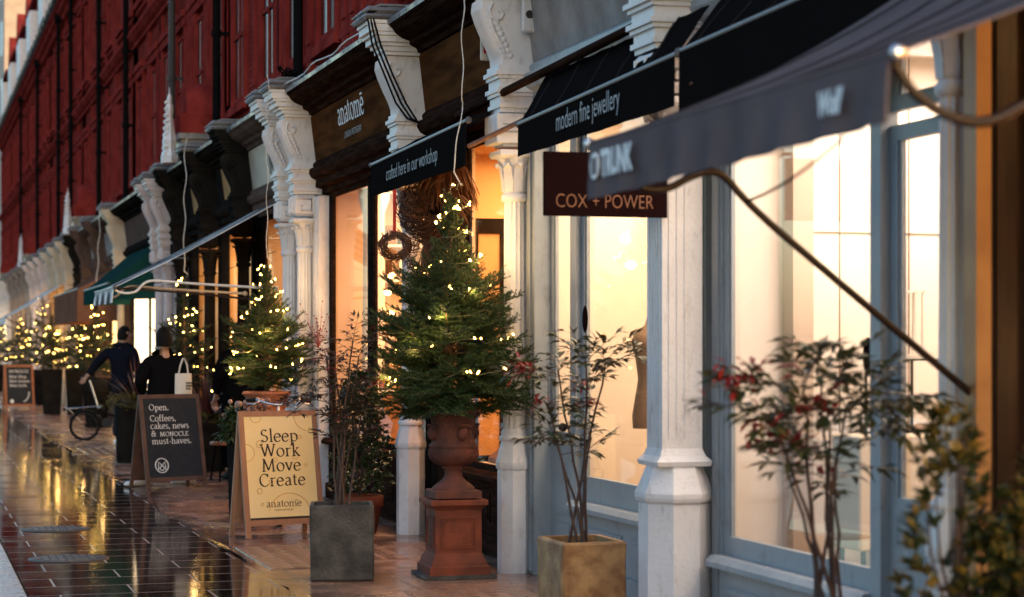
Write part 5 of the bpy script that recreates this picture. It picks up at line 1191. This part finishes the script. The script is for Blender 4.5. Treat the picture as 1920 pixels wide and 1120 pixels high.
    for s in 'LR':
        C_['sh'+s] = (tuple(V('sh'+s)-Vector((0,0,.005))), .105); C_['el'+s] = (tuple(V('el'+s)), .072); w = V('wr'+s); e = V('el'+s); C_['cu'+s] = (tuple(e.lerp(w, .93)), .052)
        CE += [('chest','sh'+s),('sh'+s,'el'+s),('el'+s,'cu'+s)]
    skin_mesh('jacket', C_, CE, coat, o)
    T_ = {'pelvis': (tuple(V('pelvis')), (.165,.13))}; TE = []
    for s in 'LR':
        T_['hp'+s] = (tuple(V('hip'+s)-Vector((0,0,.04))), .115); T_['kn'+s] = (tuple(V('kn'+s)), .098*wide); T_['an'+s] = (tuple(V('an'+s)+Vector((0,0,.02))), .092*wide); TE += [('pelvis','hp'+s),('hp'+s,'kn'+s),('kn'+s,'an'+s)]
    skin_mesh('trousers', T_, TE, pants, o)
    for k, s in enumerate('LR'):
        a = V('an'+s); d = Vector((toes[k] if toes else (0,1,0))).normalized(); sd2 = Vector((-d.y, d.x, 0)); b = MB(); rings = []
        for t, w, z0, z1 in ((-.085,.022,.02,.06),(-.06,.038,0,.10),(0,.042,0,.095),(.06,.045,0,.075),(.13,.048,0,.06),(.17,.040,.002,.05),(.195,.018,.012,.035)):
            c = a+d*t; rings.append([c+sd2*w*cos(q)+Vector((0,0,(z0+z1)/2+(z1-z0)/2*sin(q)-a.z)) for q in [2*pi*i/10 for i in range(10)]])
        b.loft(rings, True, True).build('shoe', shoes, o, False)
    return o
P1 = person('person in loose black clothes and white shoes, seen from behind with a cream tote bag', (2.76, 22.75, .010), R(8),
       dict(knL=(-.20,.02,.50), anL=(-.275,-.02,.09), knR=(.20,.02,.50), anR=(.28,.03,.09), elL=(-.27,-.02,1.16), wrL=(-.20,.16,1.0), elR=(.27,-.02,1.16), wrR=(.20,.16,1.0)), h=1.0, wide=1.13, coat_len=.70, toes=((-1,-.25,0),(-.7,.45,0)))
t = thing('tote_bag', 'cream canvas tote bag with dark print hanging from a shoulder', 'bag', (2.945, 22.53, .93), R(10)); t.scale = (.7, .7, .9)
b = MB(); rings = []
for z, w, d in ((0, .13, .025), (.02, .145, .05), (.15, .15, .055), (.28, .145, .04), (.36, .14, .02)): rings.append([(w*cos(q)*(1 if abs(cos(q)) < .8 else .96), d*sin(q)*1.2+.008*sin(3*q+z*9), z) for q in [2*pi*i/20 for i in range(20)]])
b.loft(rings, True, True).build('body', 'canvas_tote', t, False)
b = MB()
for q in (-.022, .022): b.tube([(-.08, q, .34), (-.05, q, .46), (0, q+.02, .545), (.03, q*.5+.03, .545), (.06, q, .46), (.08, q, .34)], .007, 6)
b.build('handle', 'canvas_tote', t, False)
q = MB()
for k, (w, z) in enumerate(((.09, .23), (.10, .195), (.075, .16))):
    x = .02
    while x < .02+w: q.box(x, x+.016, -.068, -.0645, z, z+.024); x += .022
q.build('print', 'ink', t, False)
person('person in a dark navy jacket, face in profile, reaching back to a folding bicycle', (3.25, 32.1, .010), R(-35),
       dict(skull=(.0,.045,1.665), jaw=(.02,.065,1.59), top=(0,.03,1.745), nose=(.08,.150,1.635), neck=(0,.02,1.535), shL=(-.20,-.06,1.40), elL=(-.36,-.14,1.19), wrL=(-.46,-.22,1.02), knL=(-.08,.10,.52), anL=(-.10,.02,.09), wrR=(.26,.16,.96)), h=1.065, coat='cloth_navy', pants='cloth_grey', shoes='white_shoe', coat_len=.72)
person('person in a black coat standing half hidden behind the smaller spruce', (3.72, 23.5, .010), R(12), dict(), h=1.04, coat='cloth_black', shoes='rubber', wide=1.1, coat_len=.55)
# ============================================================ bicycles
def bicycle(label, loc, rz, r_, wb, seat_h, bar_h, bar_w, frame_m, fold=False, basket=False):
    """front points to +x, origin on the ground under the rear hub"""
    o = thing('bicycle', label, 'bicycle', loc, rz)
    def wheel(x):
        w = MB(); w.tube([(x+r_*cos(2*pi*k/36), 0, r_+r_*sin(2*pi*k/36)) for k in range(37)], .019, 8, caps=False); wo = w.build('wheel', 'rubber', o, False)
        m = MB(); m.tube([(x+(r_-.026)*cos(2*pi*k/36), 0, r_+(r_-.026)*sin(2*pi*k/36)) for k in range(37)], .010, 6, caps=False)
        for k in range(20): a = 2*pi*k/20; m.tube([(x+.02*cos(a+.6), .012*(-1)**k, r_+.02*sin(a+.6)), (x+(r_-.03)*cos(a), 0, r_+(r_-.03)*sin(a))], .0022, 3)
        m.tube([(x, -.05, r_), (x, .05, r_)], .016, 8); m.build('rim', 'grey_iron', wo, False)
    wheel(0); wheel(wb); f = MB(); bb = (.40*wb if not fold else .36*wb, 0, .28)
    st_top = (bb[0]-.13, 0, seat_h-.30 if not fold else .52); hd = (wb-.16 if not fold else wb-.06, 0, bar_h-.25 if not fold else .58)
    if fold: f.tube([st_top, (bb[0]+.03, 0, .42), (wb*.62, 0, .36), hd], .022, 8); f.tube([bb, st_top], .018, 8)
    else: f.tube([bb, st_top], .016, 8); f.tube([(st_top[0]+.01, 0, st_top[2]-.05), (hd[0]+.02, 0, hd[2])], .016, 8); f.tube([bb, (hd[0]+.04, 0, hd[2]-.10)], .018, 8)
    for s in (-.035, .035):
        f.tube([(bb[0], s*.6, bb[2]), (0, s*1.4, r_)], .009, 6); f.tube([(st_top[0], s*.4, st_top[2]-.03), (0, s*1.4, r_)], .008, 6); f.tube([(hd[0]+.03, s*.6, hd[2]-.10), (wb, s*1.4, r_)], .010, 6)
    f.tube([hd, (hd[0]+.035, 0, hd[2]-.13)], .02, 8); f.build('frame', frame_m, o, False)
    s = MB(); s.tube([st_top, (st_top[0]-(seat_h-st_top[2])*.30, 0, seat_h-.03)], .013, 8); s.build('seat_post', 'steel', o, False)
    sx = st_top[0]-(seat_h-st_top[2])*.30; rg = []
    for x, w, z0, z1 in ((-.13, .035, -.0, .03), (-.10, .075, -.02, .04), (-.04, .07, -.02, .035), (.04, .03, -.015, .03), (.12, .018, -.01, .022), (.14, .008, 0, .015)): rg.append([(sx+x, w*cos(q), seat_h+(z0+z1)/2+(z1-z0)/2*sin(q)) for q in [2*pi*i/10 for i in range(10)]])
    MB().loft(rg, True, True).build('saddle', 'rubber', o, False)
    h_ = MB(); top = (hd[0]-.06, 0, bar_h); h_.tube([hd, top], .013, 8); w = bar_w/2
    h_.tube([(top[0]-.13, -w, bar_h+.03), (top[0]-.03, -w*.7, bar_h+.045), (top[0]+.03, -w*.3, bar_h+.01), (top[0]+.03, 0, bar_h), (top[0]+.03, w*.3, bar_h+.01), (top[0]-.03, w*.7, bar_h+.045), (top[0]-.13, w, bar_h+.03)], .011, 8)
    hb = h_.build('handlebar', 'steel', o, False); g = MB()
    for q in (-1, 1): g.tube([(top[0]-.02, q*w*.72, bar_h+.045), (top[0]-.14, q*w*1.02, bar_h+.03)], .017, 8); 
    g.build('grip', 'rubber', hb, False)
    for q in (-1, 1): MB().tube([(top[0]+.0, q*w*.6, bar_h+.03), (top[0]+.05, q*w*.75, bar_h+.01), (top[0]-.03, q*w*.98, bar_h+.005)], .006, 6).build('brake_lever', 'steel', hb, False)
    c = MB(); c.lathe([(.085, -.004), (.085, .004)], n=24); c.xf(Matrix.Translation((bb[0], -.05, bb[2])) @ Matrix.Rotation(pi/2, 4, 'X')); c.tube([(bb[0], -.06, bb[2]), (bb[0]+.12, -.065, bb[2]-.11)], .009, 6); c.box(bb[0]+.08, bb[0]+.17, -.14, -.07, bb[2]-.125, bb[2]-.10)
    c.tube([(bb[0], .06, bb[2]), (bb[0]-.12, .065, bb[2]+.11)], .009, 6); c.box(bb[0]-.17, bb[0]-.08, .07, .14, bb[2]+.10, bb[2]+.125); c.build('crank', 'grey_iron', o, False)
    m = MB()
    for x in (0, wb): m.loft([[(x+(r_+.03)*cos(a), -.028, r_+(r_+.03)*sin(a)), (x+(r_+.038)*cos(a), 0, r_+(r_+.038)*sin(a)), (x+(r_+.03)*cos(a), .028, r_+(r_+.03)*sin(a))] for a in [R(20+140*k/12) for k in range(13)]], False, True, False)
    m.build('mudguard', 'rubber', o, False)
    if fold:
        k = MB(); z = 2*r_+.06
        for q in (-.06, 0, .06): k.tube([(-.30, q, z-.01), (.30, q, z+.03)], .010, 6)
        for x in (-.30, -.05, .26): k.tube([(x, -.065, z+.008), (x, .065, z+.008)], .008, 6)
        k.tube([(-.28, 0, z), (-.02, .03, r_+.03)], .008, 6); k.build('rear_rack', 'steel', o, False)
        for x in (-.33,): MB().ball((x, 0, z-.02), .028, 8, 5).build('rack_roller', 'rubber', o, False)
    return o
bicycle('small wheeled folding bicycle held by the person in the navy jacket', (2.84, 34.2, .010), R(4), .235, 1.0, 1.02, 1.02, .50, 'black_paint', fold=True)
bicycle('bicycle with chrome handlebar parked behind the yellow board', (3.22, 18.35, .010), R(-97), .33, 1.02, .92, 1.03, .56, 'black_paint')
# stool, dried flowers
o = thing('stool', 'low stool with an orange wooden seat behind the two boards', 'stool', (3.52, 23.3, .010), .3)
MB().lathe([(.16, .41), (.17, .42), (.17, .44), (.16, .45)], n=20).build('seat', 'orange_wood', o, False)
for k in range(4):
    a = pi/4+k*pi/2; MB().tube([(.11*cos(a), .11*sin(a), .41), (.17*cos(a), .17*sin(a), 0)], .012, 6).build('leg', 'iron', o, False)
tall_planter('dark square stand behind the left edge of the yellow board, holding dried flowers', 2.84, 17.75, .24, .86, R(5))
o = thing('dried_flowers', 'bunch of dried pinkish flowers with red ribbon behind the yellow board', 'flowers', (2.86, 17.72, .86)); r = rng(6); a = MB(); s_ = MB()
mat('dried_petal', (.36, .24, .19), .8, (.20, .10, .08), island=True, lo=0, hi=1)
for k in range(70):
    p = Vector((r.gauss(.03, .10), r.gauss(0, .06), .10+r.uniform(-.06, .12))); a.ball(p, (r.uniform(.012, .03),)*3, 6, 4); s_.tube([(0, 0, 0), p], .0015, 3)
a.build('blossom', 'dried_petal', o, False); s_.build('stalks', 'stem_bark', o, False); MB().lathe([(.10, .0), (.12, .05), (.11, .06)], n=16).build('ribbon', 'red_cloth', o, False)
# ============================================================ cables and small fittings on the fronts
def cable(label, pts, r_=.008, m='iron', name='cable'):
    return tag(MB().tube(pts, r_, 6).build(name, m), label, 'cable', 'cables on the shopfronts')
for k, dx in enumerate((0, .035, .07)):
    cable(('outermost black cable looping from the cornice down the white pillar console', 'middle black cable looping from the cornice down the white pillar console', 'innermost black cable looping from the cornice down the white pillar console')[k],
          [(3.70+dx, 16.02, 4.32), (3.56+dx*.6, 15.98, 4.24), (3.60+dx, 15.96, 3.98), (3.70+dx, 15.97, 3.75), (3.80+dx*1.2, 15.98, 3.52), (3.90+dx, 16.0, 3.40), (3.99, 16.0, 3.37)], .008)
a = MB(); r = rng(9)
for k in range(9): 
    c = Vector((3.92+r.uniform(-.05, .05), 21.2+r.uniform(-.12, .12), 4.33)); q = r.uniform(.08, .16); a.tube([c+Vector((q*cos(t)*.8, q*sin(t), .05*sin(2*t+k)+.015*k)) for t in [i*.5 for i in range(13)]], .010, 5)
tag(a.build('cable_coil', 'iron'), 'tangled coil of black cable lying on the lead cornice by the rain pipe', 'cable')
cable('thin white cable running along the lead cornice above the brown lettered fascia', [(3.73+.02*sin(k*1.3), 16.6+k*.28, 4.235+.012*sin(k*.9)) for k in range(17)], .007, 'cable_white')
o = thing('alarm_box', 'white and dark blue alarm box on the console of the white pillar', 'alarm box', (4.02, 13.06, 3.66))
MB().bbox(-.05, .05, -.04, 0, 0, .23, .012).build('cover', 'white_paint', o, False); mat('deep_blue', (.012, .016, .06), .35)
MB().bbox(.052, .10, -.03, .005, -.05, .27, .01).build('back_plate', 'deep_blue', o, False); MB().lathe([(.028, -.002), (.028, .002)], n=20).xf(Matrix.Translation((0, -.043, .12)) @ Matrix.Rotation(pi/2, 4, 'X')).build('dial', 'grey_iron', o, False)
o = thing('notice_box', 'small cream notice box fixed beside a white pillar console', 'sign', (3.83, 13.46, 3.52)); MB().bbox(-.03, .04, -.012, .012, 0, .26, .006).build('box', 'cream_paint', o, False)
MB().box(-.01, .02, -.0135, -.0122, .05, .10).build('mark', 'red_cloth', o, False)
o = thing('pillar_notice', 'white notice with small lettering wrapped on a pillar top under the awnings', 'sign', (3.975, 13.24, 2.92)); MB().bbox(-.165, .12, -.15, .15, 0, .20, .006).build('plate', 'white_paint', o, False)
fit(lambda: sans('PRIVATE VIEWS', .03, I4), .16).xf(basis((1, 0, 0), (0, 0, 1), (-.12, -.1515, .12))).build('lettering', 'ink', o, False) if False else None
q = MB(); [q.box(-.12, .08, -.1525, -.1505, z, z+.012) for z in (.12, .07)]; q.build('printed_line', 'pale_grey_ink', o, False)
# ============================================================ things inside the lit windows
o = thing('dress_form', 'brown tailor bust on a stand in the cream lit window', 'dress form', (4.62, 12.25, .10))
MB().lathe([(.10, 1.02, ), (.135, 1.05), (.13, 1.15), (.105, 1.30), (.13, 1.46), (.145, 1.55), (.12, 1.63), (.06, 1.67), (.05, 1.72), (.045, 1.73)][:] and [(.14, .92), (.145, 1.0), (.125, 1.12), (.105, 1.24), (.125, 1.38), (.15, 1.47), (.13, 1.54), (.065, 1.58), (.05, 1.62), (.048, 1.64)], n=24, sx=1.0, sy=.72).build('torso', 'bust_cloth', o, False)
MB().lathe([(.16, 0), (.16, .02), (.02, .04), (.014, .06), (.014, .92)], n=16).build('stand', 'iron', o, False)
def oval(label, x, y, z):
    a = MB().lathe([(.045, -.004), (.05, 0), (.045, .004)], n=24, sx=1, sy=1.75); a.xf(Matrix.Translation((x, y, z)) @ Matrix.Rotation(pi/2, 4, 'Z') @ Matrix.Rotation(pi/2, 4, 'X')); tag(a.build('oval_plaque', 'dark_sign'), label, 'plaque')
oval('dark oval plaque on the edge of the cream lit window', 4.135, 12.2, 1.72)
oval('dark oval plaque on the edge of the bright white window', 4.135, 8.25, 1.50)
o = thing('display_table', 'linen covered display block on thin black legs in the white window', 'table', (4.86, 9.35, .10))
MB().bbox(-.30, .42, -.16, .16, .42, 1.0, .01).build('top', 'linen', o, False)
for x, y in ((-.26, -.12), (.38, -.12), (-.26, .12), (.38, .12)): MB().box(x-.01, x+.01, y-.01, y+.01, 0, .42).build('leg', 'iron', o, False)
o = thing('shelf_frame', 'thin black metal shelf frame standing on the linen block', 'shelf', (4.86, 9.4, 1.102)); a = MB()
for x in (-.16, .10, .36): a.box(x-.006, x+.006, -.006, .006, 0, .38)
for z in (.0, .18, .37): a.box(-.166, .366, -.0055, .0055, z, z+.01)
a.build('rails', 'iron', o, False); MB().box(-.16, .36, .008, .12, .381, .39).build('board', 'wall_white', o, False)
o = thing('glass_lantern', 'white framed glass lantern box on the shelf in the white window', 'lantern', (4.92, 9.46, 1.493)); a = MB()
for x in (-.11, 0, .11):
    for y in (-.05, .05): a.box(x-.007, x+.007, y-.007, y+.007, 0, .34)
for z in (0, .33): a.box(-.117, .117, -.057, .057, z, z+.012)
a.build('frame', 'wall_white', o, False)
for y in (-.05, .05): MB().box(-.1, .1, y-.002, y+.002, .013, .329).build('pane', 'pane_glass', o, False)
o = thing('wood_cabinet', 'orange brown wooden cabinet seen through the glazed door', 'cabinet', (5.30, 9.8, .10)); MB().bbox(-.22, .6, -.12, .2, 0, 1.02, .01).build('carcass', 'shop_wood', o, False)
q = MB(); [q.box(-.2+.27*k, .06+.27*k, -.132, -.1205, .08, .94) for k in range(3)]; q.build('door', 'shop_wood', o, False)
o = thing('standing_mirror', 'tall mirror with a black and cream frame in the orange lit window', 'mirror', (4.47, 15.55, .62)); a = MB()
for x0, x1 in ((-.15, -.10), (.08, .12)): a.box(x0, x1, -.015, .015, 0, 1.95)
a.box(-.10, .08, -.015, .015, 1.83, 1.95); a.box(-.10, .08, -.015, .015, 0, .06); a.build('frame', 'black_paint', o, False)
MB().box(.121, .15, -.02, .015, 0, 1.95).build('frame_edge', 'wall_cream', o, False); MB().box(-.10, .08, .0, .006, .06, 1.83).build('painted_reflection', 'wall_orange', o, False)  # mirror face: reflected orange room painted as flat wall colour
o = thing('jewel_display', 'tilted patterned display cushions in the bottom of the orange window', 'display', (4.42, 14.1, .64)); a = MB()
for k in range(4): a.join(MB().bbox(-.10, .10, -.12, .12, 0, .05, .02), Matrix.Translation((0, k*.30, .06)) @ Matrix.Rotation(R(-38), 4, 'Y'))
a.build('cushion', 'dried_petal', o, False); MB().box(-.14, .16, -.2, 1.1, -.02, .01).build('tray', 'wall_cream', o, False)
for x, z in ((0, 0),): MB().box(-.14, .05, -.25, -.22, .0, .26).build('card', 'black_paint', o, False)
o = thing('sideboard', 'pale sideboard set with amber bottles inside the peach lit window', 'sideboard', (4.72, 19.6, .10)); MB().bbox(-.28, .5, -.2, .5, 0, .98, .01).build('carcass', 'shop_wood', o, False); MB().bbox(-.31, .53, -.23, .53, .981, 1.02, .006).build('top', 'wall_white', o, False)
mat('amber_glass', (.20, .07, .015), .15); r = rng(8)
for k in range(9): MB().lathe([(.03, 0), (.032, .01), (.032, .11), (.012, .14), (.012, .17), (.015, .175), (.015, .195)], n=12).build('bottle', 'amber_glass', o, False).location = (-.22+.085*k, -.12+.2*r.random(), 1.021)
o = thing('wall_shelf', 'white wall shelves with small boxes inside the peach lit window', 'shelf', (4.86, 20.5, 1.5))
for k in range(4): MB().box(-.12, .6, -.10, .12, .36*k, .36*k+.025).build('shelf', 'wall_white', o, False)
for k in range(20):
    q = r.choice(('linen', 'walnut_panel', 'amber_glass', 'wall_white')); x = -.10+.13*(k % 5); z = .36*(k//5)+.0255; MB().bbox(x, x+r.uniform(.05, .10), -.08, -.0, z, z+r.uniform(.08, .22), .004).build('box', q, o, False)
